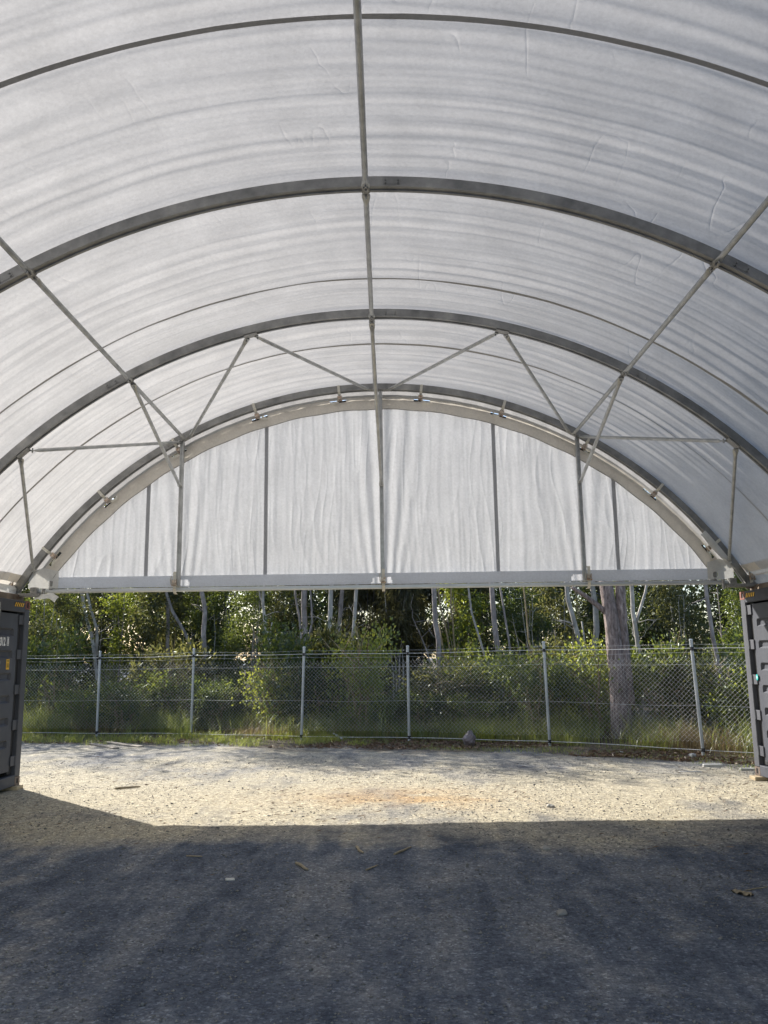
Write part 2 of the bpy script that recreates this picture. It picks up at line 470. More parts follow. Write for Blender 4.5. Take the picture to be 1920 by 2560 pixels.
def ground():
    xs = np.unique(np.concatenate([np.linspace(-7.6, 7.6, 330), np.linspace(-30, -7.7, 40), np.linspace(7.7, 30, 40),
                                   [-400, -150, -80, -45, 45, 80, 150, 400]]))
    ys = np.unique(np.concatenate([np.linspace(1.8, 20.4, 420), np.linspace(20.6, 50, 60), np.linspace(-16, 1.6, 40),
                                   [-400, -150, -60, -30, 65, 90, 150, 400, 900]]))
    X, Y = np.meshgrid(xs, ys)
    Z = ground_z(X, Y)
    V = np.stack([X, Y, Z], -1).reshape(-1, 3)
    nx, ny = len(xs), len(ys)
    I = np.arange(nx * ny).reshape(ny, nx)
    F = np.stack([I[:-1, :-1], I[:-1, 1:], I[1:, 1:], I[1:, :-1]], -1).reshape(-1, 4)
    me = mesh_np('ground', V, F, True)
    x, y = V[:, 0], V[:, 1]
    dv = y - fence_y(x)
    nz = fbm(x * .8, y * .8, 4, 31); nf = fbm(x * 2.6, y * 2.6, 4, 37)
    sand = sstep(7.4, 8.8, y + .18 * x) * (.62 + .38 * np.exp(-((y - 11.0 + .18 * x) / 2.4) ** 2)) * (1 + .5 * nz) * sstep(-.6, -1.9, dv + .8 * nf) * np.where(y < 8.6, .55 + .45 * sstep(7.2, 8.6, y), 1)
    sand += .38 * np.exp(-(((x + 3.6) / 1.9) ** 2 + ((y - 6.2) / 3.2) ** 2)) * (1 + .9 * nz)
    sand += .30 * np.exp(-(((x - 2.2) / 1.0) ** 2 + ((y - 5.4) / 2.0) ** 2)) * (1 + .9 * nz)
    soil = sstep(-2.1, -.8, dv + 1.1 * nz + .6 * nf) * sstep(26, 24, np.abs(x))
    stain = np.exp(-(((x + .05 + .3 * nz) / 1.15) ** 2 + ((y - 11.1 + .5 * nf) / .62) ** 2)) * np.clip(.75 + .9 * nf, 0, 1.4)
    stain += .4 * np.exp(-(((x - .9) / .8) ** 2 + ((y - 10.6) / .5) ** 2)) * np.clip(.5 + nf, 0, 1.4)
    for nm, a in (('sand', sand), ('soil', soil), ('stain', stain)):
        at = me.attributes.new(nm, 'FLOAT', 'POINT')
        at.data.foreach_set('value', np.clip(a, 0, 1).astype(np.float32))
    m, nt, out = new_mat('gravel_ground')
    g = nt.nodes.new('ShaderNodeNewGeometry'); P = g.outputs['Position']
    def A(nm):
        n = nt.nodes.new('ShaderNodeAttribute'); n.attribute_name = nm; return n.outputs['Fac']
    def mp(sc, rot=0):
        n = nt.nodes.new('ShaderNodeMapping'); n.inputs['Scale'].default_value = sc; n.inputs['Rotation'].default_value = (0, 0, rot)
        nt.links.new(P, n.inputs[0]); return n.outputs[0]
    big = noise(nt, 1.0, 6, .62, mp((.95, .55, 1), .35), .6)
    trk = noise(nt, 1.0, 5, .62, mp((3.0, .45, 1), -.12), .6)
    mid = noise(nt, 9, 6, .68, P)
    fine = noise(nt, 85, 3, .7, P)
    sumv = N(nt, 'ShaderNodeMath', operation='ADD'); nt.links.new(big, sumv.inputs[0]); nt.links.new(trk, sumv.inputs[1])
    blot = noise(nt, 2.6, 6, .66, P, .3)
    s2 = N(nt, 'ShaderNodeMath', operation='MULTIPLY_ADD'); nt.links.new(blot, s2.inputs[0]); s2.inputs[1].default_value = .75
    nt.links.new(sumv.outputs[0], s2.inputs[2])
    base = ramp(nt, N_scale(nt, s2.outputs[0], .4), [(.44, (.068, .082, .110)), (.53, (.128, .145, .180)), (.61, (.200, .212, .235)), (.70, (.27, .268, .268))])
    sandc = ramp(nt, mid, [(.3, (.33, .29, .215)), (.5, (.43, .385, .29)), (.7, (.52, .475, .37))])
    grit = nt.nodes.new('ShaderNodeTexVoronoi'); grit.inputs['Scale'].default_value = 60; nt.links.new(P, grit.inputs['Vector'])
    sep = nt.nodes.new('ShaderNodeSeparateColor'); nt.links.new(grit.outputs['Color'], sep.inputs[0])
    gcol = ramp(nt, sep.outputs[0], [(0, (.62, .62, .64)), (.5, (.95, .95, .95)), (.86, (1.1, 1.1, 1.08)), (1, (1.9, 1.88, 1.8))])
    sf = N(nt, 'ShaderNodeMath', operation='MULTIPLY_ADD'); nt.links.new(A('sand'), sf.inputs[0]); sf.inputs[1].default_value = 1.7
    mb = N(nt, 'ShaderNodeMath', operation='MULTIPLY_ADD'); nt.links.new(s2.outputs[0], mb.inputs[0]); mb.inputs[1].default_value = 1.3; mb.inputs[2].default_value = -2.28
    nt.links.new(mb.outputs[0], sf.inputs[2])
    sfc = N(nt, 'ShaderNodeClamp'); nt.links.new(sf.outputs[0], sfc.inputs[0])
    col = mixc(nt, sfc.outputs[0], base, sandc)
    stc = ramp(nt, mid, [(.35, (.40, .23, .09)), (.65, (.50, .31, .13))])
    stf = N(nt, 'ShaderNodeMath', operation='MULTIPLY'); nt.links.new(A('stain'), stf.inputs[0]); stf.inputs[1].default_value = .6
    col = mixc(nt, stf.outputs[0], col, stc)
    soilc = ramp(nt, mid, [(.3, (.055, .048, .036)), (.5, (.12, .10, .075)), (.68, (.20, .165, .12))])
    col = mixc(nt, A('soil'), col, soilc)
    col = mixc(nt, .85, col, gcol, 'MULTIPLY')
    g2 = nt.nodes.new('ShaderNodeTexVoronoi'); g2.inputs['Scale'].default_value = 23; nt.links.new(P, g2.inputs['Vector'])
    sp2 = nt.nodes.new('ShaderNodeSeparateColor'); nt.links.new(g2.outputs['Color'], sp2.inputs[0])
    col = mixc(nt, .6, col, ramp(nt, sp2.outputs[1], [(0, (.75, .75, .77)), (.6, (1, 1, 1)), (1, (1.3, 1.28, 1.22))]), 'MULTIPLY')
    fcol = ramp(nt, fine, [(.3, (.82, .82, .82)), (.7, (1.15, 1.15, 1.15))])
    col = mixc(nt, 1.0, col, fcol, 'MULTIPLY')
    p = nt.nodes.new('ShaderNodeBsdfPrincipled'); nt.links.new(col, p.inputs['Base Color'])
    p.inputs['Roughness'].default_value = .92; p.inputs['Specular IOR Level'].default_value = .12
    b1 = bump(nt, mid, .55, .03); b2 = bump(nt, grit.outputs['Distance'], .8, .012, b1); b3 = bump(nt, fine, .5, .006, b2)
    nt.links.new(b3, p.inputs['Normal']); nt.links.new(p.outputs[0], out.inputs[0])
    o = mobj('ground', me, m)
    tag(o, kind='structure')

def N_scale(nt, s, k):
    n = N(nt, 'ShaderNodeMath', operation='MULTIPLY'); n.inputs[1].default_value = k
    nt.links.new(s, n.inputs[0]); return n.outputs[0]
ground()

# ------------------------------------------------------------------ fabric shelter
X0, ZC, RA = -.08, -.425, 6.30            # arch circle: centre line radius
AY = [12.23, 9.466, 6.667, 3.89, 1.11, -1.67]
RF = 6.372                                # fabric radius over the arches
def pol(th, r, y):
    """th in degrees from the crown, + to the right"""
    return Vector((X0 + r * math.sin(R(th)), y, ZC + r * math.cos(R(th))))

shelter = empty('fabric_shelter', (0, 12.23, 2.7), 'white fabric arched shelter roof spanning between the two rows of dark containers', 'shelter')

_rw = rngs(5)
WAV = [(l, _rw.uniform(0, 6.28), _rw.uniform(-1, 1), _rw.uniform(.4, 1.0)) for l in (.065, .085, .11, .135, .17, .21, .26, .33, .42, .6)]
def cover_r(th, y):
    """fabric radius (arrays): slack between arches, ripples that run round the arch"""
    th = np.asarray(th, float); y = np.asarray(y, float)
    ay = np.array(sorted(AY)); i = np.clip(np.searchsorted(ay, y) - 1, 0, len(ay) - 2)
    t = np.clip((y - ay[i]) / (ay[i + 1] - ay[i]), 0, 1)
    slack = np.sin(PI * t) ** .8
    r = RF - .030 * slack
    w = 0
    warp = .10 * fbm(th * .045, y * .35, 3, 77) + .02 * fbm(th * .15, y * 1.2, 2, 79)
    for l, ph, dr, am in WAV:
        env = .55 + .75 * vnoise(th * .06 + ph * 3, y / (l * 4.5) + ph * 7, 91)
        w = w + am * l * .024 * env * np.sin(2 * PI * (y + warp + dr * .012 * th * l) / l + ph)
    w = w + .004 * fbm(th * .35, y * 2.2, 3, 55)
    edge = .25 + .75 * np.clip(slack * 1.6, 0, 1)
    return r + w * edge

def cover_mesh(y0, y1, ny, t0, t1, nt_, off=0.0):
    ys = np.linspace(y0, y1, ny); ts = np.linspace(t0, t1, nt_)
    T, Y = np.meshgrid(ts, ys)
    r = cover_r(T, Y) + off
    L = shelter.location
    V = np.stack([X0 + r * np.sin(np.radians(T)) - L.x, Y - L.y, ZC + r * np.cos(np.radians(T)) - L.z], -1).reshape(-1, 3)
    I = np.arange(ny * nt_).reshape(ny, nt_)
    F = np.stack([I[:-1, :-1], I[:-1, 1:], I[1:, 1:], I[1:, :-1]], -1).reshape(-1, 4)
    return mesh_np('roof_cover', V, F, True)

cover = mobj('roof_cover', cover_mesh(-1.75, 12.352, 820, -58.2, 58.2, 230), M['cover'], shelter)
for ys in (10.544, 8.613, 6.705, 4.778, 2.86, .95, -.95):
    mobj('seam', cover_mesh(ys - .021, ys + .021, 5, -57.6, 57.6, 230, -.004), M['seam'], cover)
# hem band and loose skirt at both eaves
for s in (-1, 1):
    ts = (57.0, 57.6, 58.2, 58.9) if s > 0 else (-57.0, -57.6, -58.2, -58.9)
    ys = np.linspace(-1.7, 12.26, 90)
    mb = MB().grid([[pol(t, RF - .012 + .012 * math.sin(y * 5.1 + t) + .006 * math.sin(y * 13), y) for t in ts] for y in ys])
    mb.build('eave_hem', M['border'], cover, True)
    rows = []
    for y in np.linspace(-1.7, 12.2, 220):
        row = []
        for k in range(7):
            t = k / 6
            a = pol(s * 58.7, RF - .02, y)
            q = Vector((s * 5.52 - .06 * s, y, 2.735))
            p = a.lerp(q, t)
            f = math.sin(PI * min(1, t * 1.1)) * .05 + .01
            p.x += f * (.6 * math.sin(y * 4.3 + 2 * t) + .4 * math.sin(y * 11.7 - 3 * t + s) + .25 * math.sin(y * 23))
            row.append(p)
        rows.append(row)
    MB().grid(rows).build('eave_skirt', M['flap'], cover, True)

# arches: lipped hat section swept round the circle
PROF = [(-.040, .050), (.040, .050), (.042, -.030), (.050, -.034), (.050, -.050), (.022, -.050), (.018, -.040),
        (-.018, -.040), (-.022, -.050), (-.050, -.050), (-.050, -.034), (-.042, -.030)]
def arch_mb(y, t1=60.2, n=120):
    mb = MB(); np_ = len(PROF)
    for i in range(n + 1):
        th = -t1 + 2 * t1 * i / n
        for u, v in PROF: mb.v.append(tuple(pol(th, RA + v, y + u)))
    for i in range(n):
        for k in range(np_):
            k2 = (k + 1) % np_
            mb.f.append((i * np_ + k, i * np_ + k2, (i + 1) * np_ + k2, (i + 1) * np_ + k))
    mb.f.append(tuple(range(np_))[::-1]); mb.f.append(tuple(n * np_ + k for k in range(np_)))
    return mb
def frame_at(th):
    """columns: tangent, Y, radial"""
    a = R(th)
    return Matrix(((math.cos(a), 0, math.sin(a)), (0, 1, 0), (-math.sin(a), 0, math.cos(a))))
for y in AY:
    ar = arch_mb(y).build('arch', M['steel'], shelter)
    if y > 0:
        for th in (1.6, -30.2, 30.2):
            pl = MB(); F3 = frame_at(th)
            pl.box(pol(th, RA - .006, y - .045), (.15, .005, .046), F3)
            for dt in (-.5, .5):
                for dv in (-.012, .014):
                    c = pol(th + dt, RA - .006 + dv, y - .052)
                    pl.tube([c, c + Vector((0, -.012, 0))], .008, 6)
            pl.build('splice_plate', M['steel'], ar)
# rails on the container tops, arch feet
for s in (-1, 1):
    mb = MB().box((s * 5.50 - .05 * s, 5.25, 2.685), (.10, 14.1, .112), bev=.006)
    mb.build('base_rail', M['rust_rail'], shelter)
    for y in AY:
        ft = MB(); c = Vector((X0 + s * 5.47, y, 2.745))
        ft.box(c, (.26, .16, .012)); ft.box(c + Vector((0, -.07, .07)), (.16, .008, .14)); ft.box(c + Vector((0, .07, .07)), (.16, .008, .14))
        for dx in (-.1, .1): ft.tube([c + Vector((dx, 0, 0)), c + Vector((dx, 0, .03))], .012, 6)
        ft.build('arch_foot', M['bolt'], shelter)

# tubes: purlins and braces with flattened bolted ends
def lug_tube(p, q, r, name, mat=None):
    p, q = Vector(p), Vector(q); L = (q - p).length; d = (q - p) / L
    st = [0, .03, .06, .14, L / 2, L - .14, L - .06, L - .03, L]
    pts = [p + d * a for a in st]
    sq = [(.35, 1.35), (.22, 1.5), (.3, 1.42), (1, 1), (1, 1), (1, 1), (.3, 1.42), (.22, 1.5), (.35, 1.35)]
    mb = MB().tube(pts, r, 12, True, sq, ref=(0, 0, 1))
    for a in (.04, L - .04):
        c = p + d * a
        mb.tube([c + Vector((0, 0, -.026)), c + Vector((0, 0, .03))], .010, 6)
    return mb.build(name, mat or M['tube'], shelter, False)
RT = 6.235
def cleat(th, y):
    mb = MB(); F3 = frame_at(th); c = pol(th, RA - .075, y)
    mb.box(c, (.05, .13, .008), F3); mb.box(pol(th, RA - .055, y), (.07, .09, .012), F3)
    for dy in (-.045, .045):
        a = pol(th, RA - .10, y + dy); mb.tube([a, pol(th, RA - .045, y + dy)], .009, 6)
    mb.build('cleat', M['bolt'], shelter)
for th in (-.5, -28.3, 28.3):
    for i in range(len(AY) - 1):
        lug_tube(pol(th, RT, AY[i] - .05), pol(th, RT, AY[i + 1] + .05), .026, 'purlin')
    for y in AY[1:]: cleat(th, y)
a1, a2 = AY[0] - .06, AY[1] + .06
for s in (-1, 1):
    lug_tube(pol(s * 14.0 - s * .35, RT, a2), pol(s * 1.3, RT, a1), .023, 'brace')
    lug_tube(pol(s * 14.0 + s * .6, RT, a2), pol(s * 27.6, RT, a1), .023, 'brace')
    lug_tube(pol(s * 41.6, RT, a2), pol(s * 29.0, RT, a1), .023, 'brace')
    lug_tube(pol(s * 42.9, RT, a2), pol(s * 55.7, RT, a1), .023, 'brace')
    for th in (14.15, 42.2):
        MB().box(pol(s * th, RA - .058, AY[1] + .02), (.16, .11, .010), frame_at(s * th)).build('gusset_plate', M['bolt'], shelter)
    MB().box(pol(s * 28.4, RA - .058, AY[0] - .03), (.20, .11, .010), frame_at(s * 28.4)).build('gusset_plate', M['bolt'], shelter)
MB().box(pol(0.2, RA - .058, AY[0] - .03), (.36, .11, .010), frame_at(.2)).build('gusset_plate', M['bolt'], shelter)

# gable end: curtain, bands, rail, posts, struts, straps
GY = 12.33
RC = 6.13                                   # outer radius the curtain reaches behind the border
POSTX = (-3.085, -.055, 2.935)
RAILZ = 2.795
def fold(x, z):
    x = np.asarray(x, float); z = np.asarray(z, float)
    h = np.clip((z - 2.9) / 3.0, 0, 1)
    f = .0016 * np.sin(2 * PI * (x + .05 * vnoise(x * .8, z * .9, 3)) / .155 + 2.2 * vnoise(x * .7, z * .35, 5))
    f = f + .0016 * np.sin(2 * PI * (x + .07 * vnoise(x * 1.3, z * .7, 8)) / .083 + 3 * vnoise(x * .9, z * .5, 6)) * (.5 + .5 * vnoise(x * 1.1, z * .6, 12))
    f = f + .022 * vnoise(x * 1.9, z * .22, 15) + .007 * vnoise(x * 6.5 + .6 * vnoise(x, z, 2), z * .45, 16) * (.6 + .6 * vnoise(x * .7, z * .8, 18)) + .0045 * vnoise(x * 14 + 1.2 * vnoise(x * 1.5, z * 1.2, 4), z * .7, 17) * (.6 + .7 * vnoise(x * 1.3, z * .9, 19)) + .0018 * vnoise(x * 31 + vnoise(x * 3, z * 2, 6), z * 1.3, 20)
    for px in POSTX:                        # gathers round the posts, tightest at the foot
        d = np.abs(x - px)
        g = np.exp(-(d / (.26 + .25 * h)) ** 2)
        f = f + g * (.022 if px == POSTX[1] else .011) * np.sin((d / (.05 + .09 * h)) * 2.6 + 1.0)
    def crisp(sx, sz, sd, amp, pw):
        n = vnoise(x * sx + .8 * vnoise(x * .9, z * 1.1, sd + 1), z * sz + .4 * x, sd)
        return amp * (1 - np.abs(n)) ** pw * np.clip(.4 + vnoise(x * 1.1 + sd, z * 1.6, sd + 2), 0, 1)
    f = f + crisp(5.5, .35, 61, .012, 5) + crisp(9, .8, 64, .007, 6) + crisp(3.2, 2.2, 67, .006, 10)
    return f + .0022 * fbm(x * 9, z * 6, 3, 44)
def curtain():
    nx, nz = 1300, 80
    half = 5.02
    xs = np.linspace(X0 - half, X0 + half, nx)
    zt = np.minimum(ZC + np.sqrt(np.maximum(RC ** 2 - (xs - X0) ** 2, 0)), 9)
    zb = 2.84
    U = np.linspace(0, 1, nz)[:, None]
    Z = zb + (np.maximum(zt, zb + .02) - zb)[None, :] * U
    X = np.repeat(xs[None, :], nz, 0)
    Y = GY + fold(X, Z)
    L = shelter.location
    V = np.stack([X - L.x, Y - L.y, Z - L.z], -1).reshape(-1, 3)
    I = np.arange(nx * nz).reshape(nz, nx)
    F = np.stack([I[:-1, :-1], I[:-1, 1:], I[1:, 1:], I[1:, :-1]], -1).reshape(-1, 4)
    return mobj('gable_curtain', mesh_np('gable_curtain', V, F, True), M['curtain'], shelter)
cur = curtain()
for sx in (-3.604, -1.816, 1.678, 3.478):
    zt = ZC + math.sqrt(6.0 ** 2 - (sx - X0) ** 2)
    rows = []
    for z in np.linspace(2.98, zt, 60):
        rows.append([Vector((sx + u, GY + float(fold(sx + u, z)) - .006, z)) for u in (-.028, -.01, .01, .028)])
    MB().grid(rows).build('seam', M['seam_gable'], cur, True)

CLIPS = (-52.5, -42.0, -29.8, -17.7, -5.6, 6.0, 17.8, 30.5, 42.2, 52.7)
def band(name, r0, r1, y, mat, slots=False, t1=55.6, wav=.004):
    nt_ = 1000 if slots else 260; nr = 12 if slots else 4
    ts = np.linspace(-t1, t1, nt_); rs = np.linspace(r0, r1, nr)
    T, RR = np.meshgrid(ts, rs)
    Yv = y + wav * (np.sin(T * 1.7) + .6 * np.sin(T * 4.3 + RR * 9)) + .003 * vnoise(T * 1.5, RR * 20, 4)
    L = shelter.location
    V = np.stack([X0 + RR * np.sin(np.radians(T)) - L.x, Yv - L.y, ZC + RR * np.cos(np.radians(T)) - L.z], -1).reshape(-1, 3)
    I = np.arange(nt_ * nr).reshape(nr, nt_)
    F = np.stack([I[:-1, :-1], I[:-1, 1:], I[1:, 1:], I[1:, :-1]], -1)
    if slots:
        tc = (T[:-1, :-1] + T[1:, 1:]) / 2; rc = (RR[:-1, :-1] + RR[1:, 1:]) / 2
        keep = np.ones(tc.shape, bool)
        for i, c in enumerate(CLIPS):
            du = (tc - c - (.25 if i % 2 else -.3)) * PI / 180 * 6.12; dv = rc - 6.118
            du2 = np.maximum(np.abs(du) - .10, 0)
            keep &= (du2 ** 2 + dv ** 2) > .026 ** 2
        F = F[keep]
    return mobj(name, mesh_np(name, V, F.reshape(-1, 4), True), mat, shelter)
band('edge_strip', 6.185, 6.378, 12.335, M['cover'], wav=.006)
band('sleeve', 6.150, 6.195, 12.285, M['sleeve'])
band('border_band', 5.955, 6.155, 12.262, M['border'], slots=True)
# edge tube inside the border pocket, darkened for shaded slots, and the cord along the border's lower edge
mb = MB().tube([pol(t, 6.118, 12.312) for t in np.linspace(-55.6, 55.6, 130)], .025, 8)
mb.build('edge_tube', M['dark'], shelter, True)
mb = MB().tube([pol(t, 5.955 + .006 * math.sin(t * .9), 12.256) for t in np.linspace(-55.4, 55.4, 260)], .006, 5)
mb.build('edge_cord', M['seam'], shelter)

# bottom hem with openings at the posts, and the gable rail below it
def hem():
    nx, nz = 420, 12
    xs = np.linspace(-4.93, 4.82, nx); zs = np.linspace(2.835, 3.0, nz)
    X, Z = np.meshgrid(xs, zs)
    Y = 12.262 + .004 * vnoise(X * 3, Z * 8, 5) + .005 * fbm(X * 5 + Z * 9, Z * 6 - X * 2, 2, 9) * sstep(.5, 2.5, X)
    L = shelter.location
    V = np.stack([X - L.x, Y - L.y, Z - L.z], -1).reshape(-1, 3)
    I = np.arange(nx * nz).reshape(nz, nx)
    F = np.stack([I[:-1, :-1], I[:-1, 1:], I[1:, 1:], I[1:, :-1]], -1)
    xc = (X[:-1, :-1] + X[1:, 1:]) / 2; zc = (Z[:-1, :-1] + Z[1:, 1:]) / 2
    keep = np.ones(xc.shape, bool)
    for px, a, b in ((POSTX[0], .0, .17), (POSTX[1], -.17, .16), (POSTX[2], -.2, .09)):
        sl = (zc - 2.85) * .45
        keep &= ~((xc - px > a + (sl if a < -.05 else 0)) & (xc - px < b - sl) & (zc > 2.848) & (zc < 2.945))
    o = mobj('bottom_hem', mesh_np('bottom_hem', V, F[keep].reshape(-1, 4), True), M['hem'], shelter)
    return o
hem()
mb = MB().box((-.05, 12.285, RAILZ), (10.45, .05, .060), bev=.008)
mb.box((-.05, 12.256, RAILZ - .006), (10.45, .012, .022), bev=.003)
mb.build('gable_rail', M['rail'], shelter)
for px in POSTX:
    zt = ZC + math.sqrt(6.25 ** 2 - (px - X0) ** 2)
    z0, z1 = 2.83, zt - .005
    mb = MB().box((px, 12.215, (z0 + z1) / 2), (.060, .060, z1 - z0), bev=.006)
    mb.box((px - .017, 12.181, (z0 + z1) / 2), (.018, .008, z1 - z0 - .02)); mb.box((px + .020, 12.181, (z0 + z1) / 2), (.012, .008, z1 - z0 - .02))
    mb.build('gable_post', M['tube'], shelter)
for px, z, th in ((POSTX[0], 4.33, -28.3), (POSTX[1], 4.30, -.5), (POSTX[2], 4.31, 28.3)):
    lug_tube((px, 12.165, z), pol(th, RT - .03, AY[1] + .05), .024, 'strut')

def buckle(mb, c, F3, s=1.0):
    """F3 columns: along strap (x), out of plane (y), across (z)"""
    c = Vector(c)
    for k in (-1, 1):
        mb.box(c + F3 @ Vector((0, -.016, k * .030 * s)), (.105 * s, .028, .004), F3)
    mb.tube([c + F3 @ Vector((-.03 * s, -.02, -.036 * s)), c + F3 @ Vector((-.03 * s, -.02, .036 * s))], .012, 8)
    mb.tube([c + F3 @ Vector((.03 * s, -.022, -.036 * s)), c + F3 @ Vector((.03 * s, -.022, .036 * s))], .009, 8)
    mb.box(c + F3 @ Vector((.012 * s, -.034, 0)), (.05 * s, .006, .055 * s), F3)
for i, th in enumerate(CLIPS):
    w = Vector((math.cos(R(th)), 0, -math.sin(R(th)))) * .021
    mb = MB().ribbon([pol(th, 6.362, 12.245), pol(th, 6.35, 12.172), pol(th, 6.25, 12.170), pol(th, 6.18, 12.225)], w, .003)
    tw = .5 if i % 2 else -.5
    mb.ribbon([pol(th, 6.13, 12.235), pol(th + tw * .6, 6.10, 12.215), pol(th + tw * 2.0, 6.085, 12.22), pol(th + tw * 2.9, 6.105 if i % 3 else 6.06, 12.235)],
              Vector((math.sin(R(th)), 0, math.cos(R(th)))) * .017, .003)
    st = mb.build('ratchet_strap', M['web'], shelter)
    a = R(th)
    F3 = Matrix(((math.sin(a), 0, math.cos(a)), (0, 1, 0), (math.cos(a), 0, -math.sin(a))))
    bm_ = MB(); buckle(bm_, pol(th, 6.15, 12.235), F3); bm_.build('buckle', M['buckle'], st)
for px, sx in zip(POSTX, (-.045, .012, .055)):
    x = px + sx
    mb = MB().ribbon([(x, 12.235, 3.04), (x, 12.165, 3.05), (x, 12.16, 2.95), (x, 12.168, 2.80), (x, 12.21, 2.735), (x, 12.30, 2.73)], (.022, 0, 0), .003)
    mb.ribbon([(x - .05, 12.20, 2.99), (x - .055, 12.15, 2.93), (x - .05, 12.17, 2.86)], (.004, .012, 0), .003)
    st = mb.build('ratchet_strap', M['web'], shelter)
    bm_ = MB(); buckle(bm_, (x, 12.165, 2.885), Matrix(((0, 0, 1), (0, 1, 0), (1, 0, 0))), 1.05); bm_.build('buckle', M['buckle'], st)

# corner pieces where hem, border and arch meet, with their rounded openings
for s in (-1, 1):
    xa, xb = (-5.32, -4.88) if s < 0 else (4.77, 5.16)
    hx, hz = (-4.995, 2.905) if s < 0 else (4.885, 2.905)
    nx, nz = 64, 44
    xs = np.linspace(xa, xb, nx); zs = np.linspace(2.835, 3.14, nz)
    X, Z = np.meshgrid(xs, zs)
    lim = ZC + np.sqrt(np.maximum(6.26 ** 2 - (X - X0) ** 2, 0))
    Y = 12.250 - .006 * np.sin((X + Z) * 17) - .012 * fbm(X * 5, Z * 5, 2, 13)
    L = shelter.location
    V = np.stack([X - L.x, Y - L.y, Z - L.z], -1).reshape(-1, 3)
    I = np.arange(nx * nz).reshape(nz, nx)
    F = np.stack([I[:-1, :-1], I[:-1, 1:], I[1:, 1:], I[1:, :-1]], -1)
    xc = (X[:-1, :-1] + X[1:, 1:]) / 2; zc = (Z[:-1, :-1] + Z[1:, 1:]) / 2
    slope = (xc - xa) / (xb - xa) if s < 0 else (xb - xc) / (xb - xa)
    top = np.minimum(lim[:-1, :-1], 3.14 - .1 * np.abs(slope - .5))
    du = np.maximum(np.abs(xc - hx) - .012, 0); dw = np.maximum(np.abs(zc - hz) - .018, 0)
    keep = (zc < top) & (du ** 2 + dw ** 2 > .022 ** 2)
    cp = mobj('corner_patch', mesh_np('corner_patch', V, F[keep].reshape(-1, 4), True), M['flap'], shelter)
    MB().tube([(hx, 12.30, hz - .09), (hx, 12.30, hz + .09)], .05, 10).build('opening_backing', M['steel'], cp)  # backing tube stands in for the shaded inside of the opening
    # end bracket, hook and loose wrap under the rail end
    ex = s * 5.2 - .05
    mb = MB().box((ex - s * .03, 12.24, 2.80), (.10, .11, .10), bev=.006)
    mb.box((ex + s * .12, 12.20, 2.735), (.52, .14, .05), bev=.004)
    mb.tube([(ex - s * .18, 12.2, 2.83), (ex - s * .18, 12.2, 2.69)], .022, 10)
    mb.build('rail_bracket', M['bolt'], shelter)
    st = MB().ribbon([(X0 + s * 5.40, 12.12, 3.02), (X0 + s * 5.42, 12.09, 2.90), (X0 + s * 5.43, 12.10, 2.77)], (.022, 0, .006), .003)
    st.ribbon([(X0 + s * 5.47, 12.12, 3.0), (X0 + s * 5.49, 12.08, 2.9), (X0 + s * 5.47, 12.10, 2.80)], (.018, 0, -.006), .003)
    sto = st.build('ratchet_strap', M['web'], shelter)
    bm_ = MB(); buckle(bm_, (X0 + s * 5.43, 12.085, 2.86), Matrix(((0, 0, 1), (0, 1, 0), (1, 0, 0))), 1.15); bm_.build('buckle', M['buckle'], sto)
# wrapped arch sleeve at the right-hand foot (white fold hanging over the arch) and rag at the left
P = []
for t in np.linspace(50.5, 56.0, 14):
    w = .075 if t < 54.5 else .075 - (t - 54.5) * .035
    P.append([pol(t, 6.245 - w * 1.2, 12.15 - .02 * math.sin(t * 2)), pol(t, 6.20, 12.13 + .01 * math.sin(t * 5)), pol(t, 6.262, 12.155)])
MB().grid(P).build('sleeve_end', M['flap'], shelter, True)
P = []
for i in range(9):
    t = i / 8
    P.append([Vector((-5.17 + .34 * t, 12.18 - .05 * k + .01 * math.sin(7 * t + k), 2.712 + .05 * math.sin(PI * t) - .03 * k + .012 * math.sin(11 * t + 2 * k))) for k in range(4)])
MB().grid(P).build('loose_wrap', M['flap'], shelter, True)

# ------------------------------------------------------------------ containers (door end faces the tunnel, local +x)
def text_mesh(s, size, xs=.62):
    cu = bpy.data.curves.new('lettering', 'FONT'); cu.body = s; cu.size = size; cu.extrude = .0008
    cu.offset = .004 * size / .1; cu.resolution_u = 4; cu.space_character = 1.05
    o = bpy.data.objects.new('lettering', cu); C.objects.link(o)
    dg = bpy.context.evaluated_depsgraph_get()
    me = bpy.data.meshes.new_from_object(o.evaluated_get(dg))
    bpy.data.objects.remove(o)
    me.transform(Matrix.Diagonal((xs, 1, 1, 1)))
    return me
def place_text(root, s, yl, zl, size, xs, mat, name='lettering', x=.0035):
    """yl = right-hand end, zl = baseline"""
    me = text_mesh(s, size, xs)
    w = max(v.co.x for v in me.vertices)
    me.transform(Matrix(((0, 0, 1, x), (1, 0, 0, yl - w), (0, 1, 0, zl), (0, 0, 0, 1))))
    me.materials.clear()
    return mobj(name, me, mat, root)

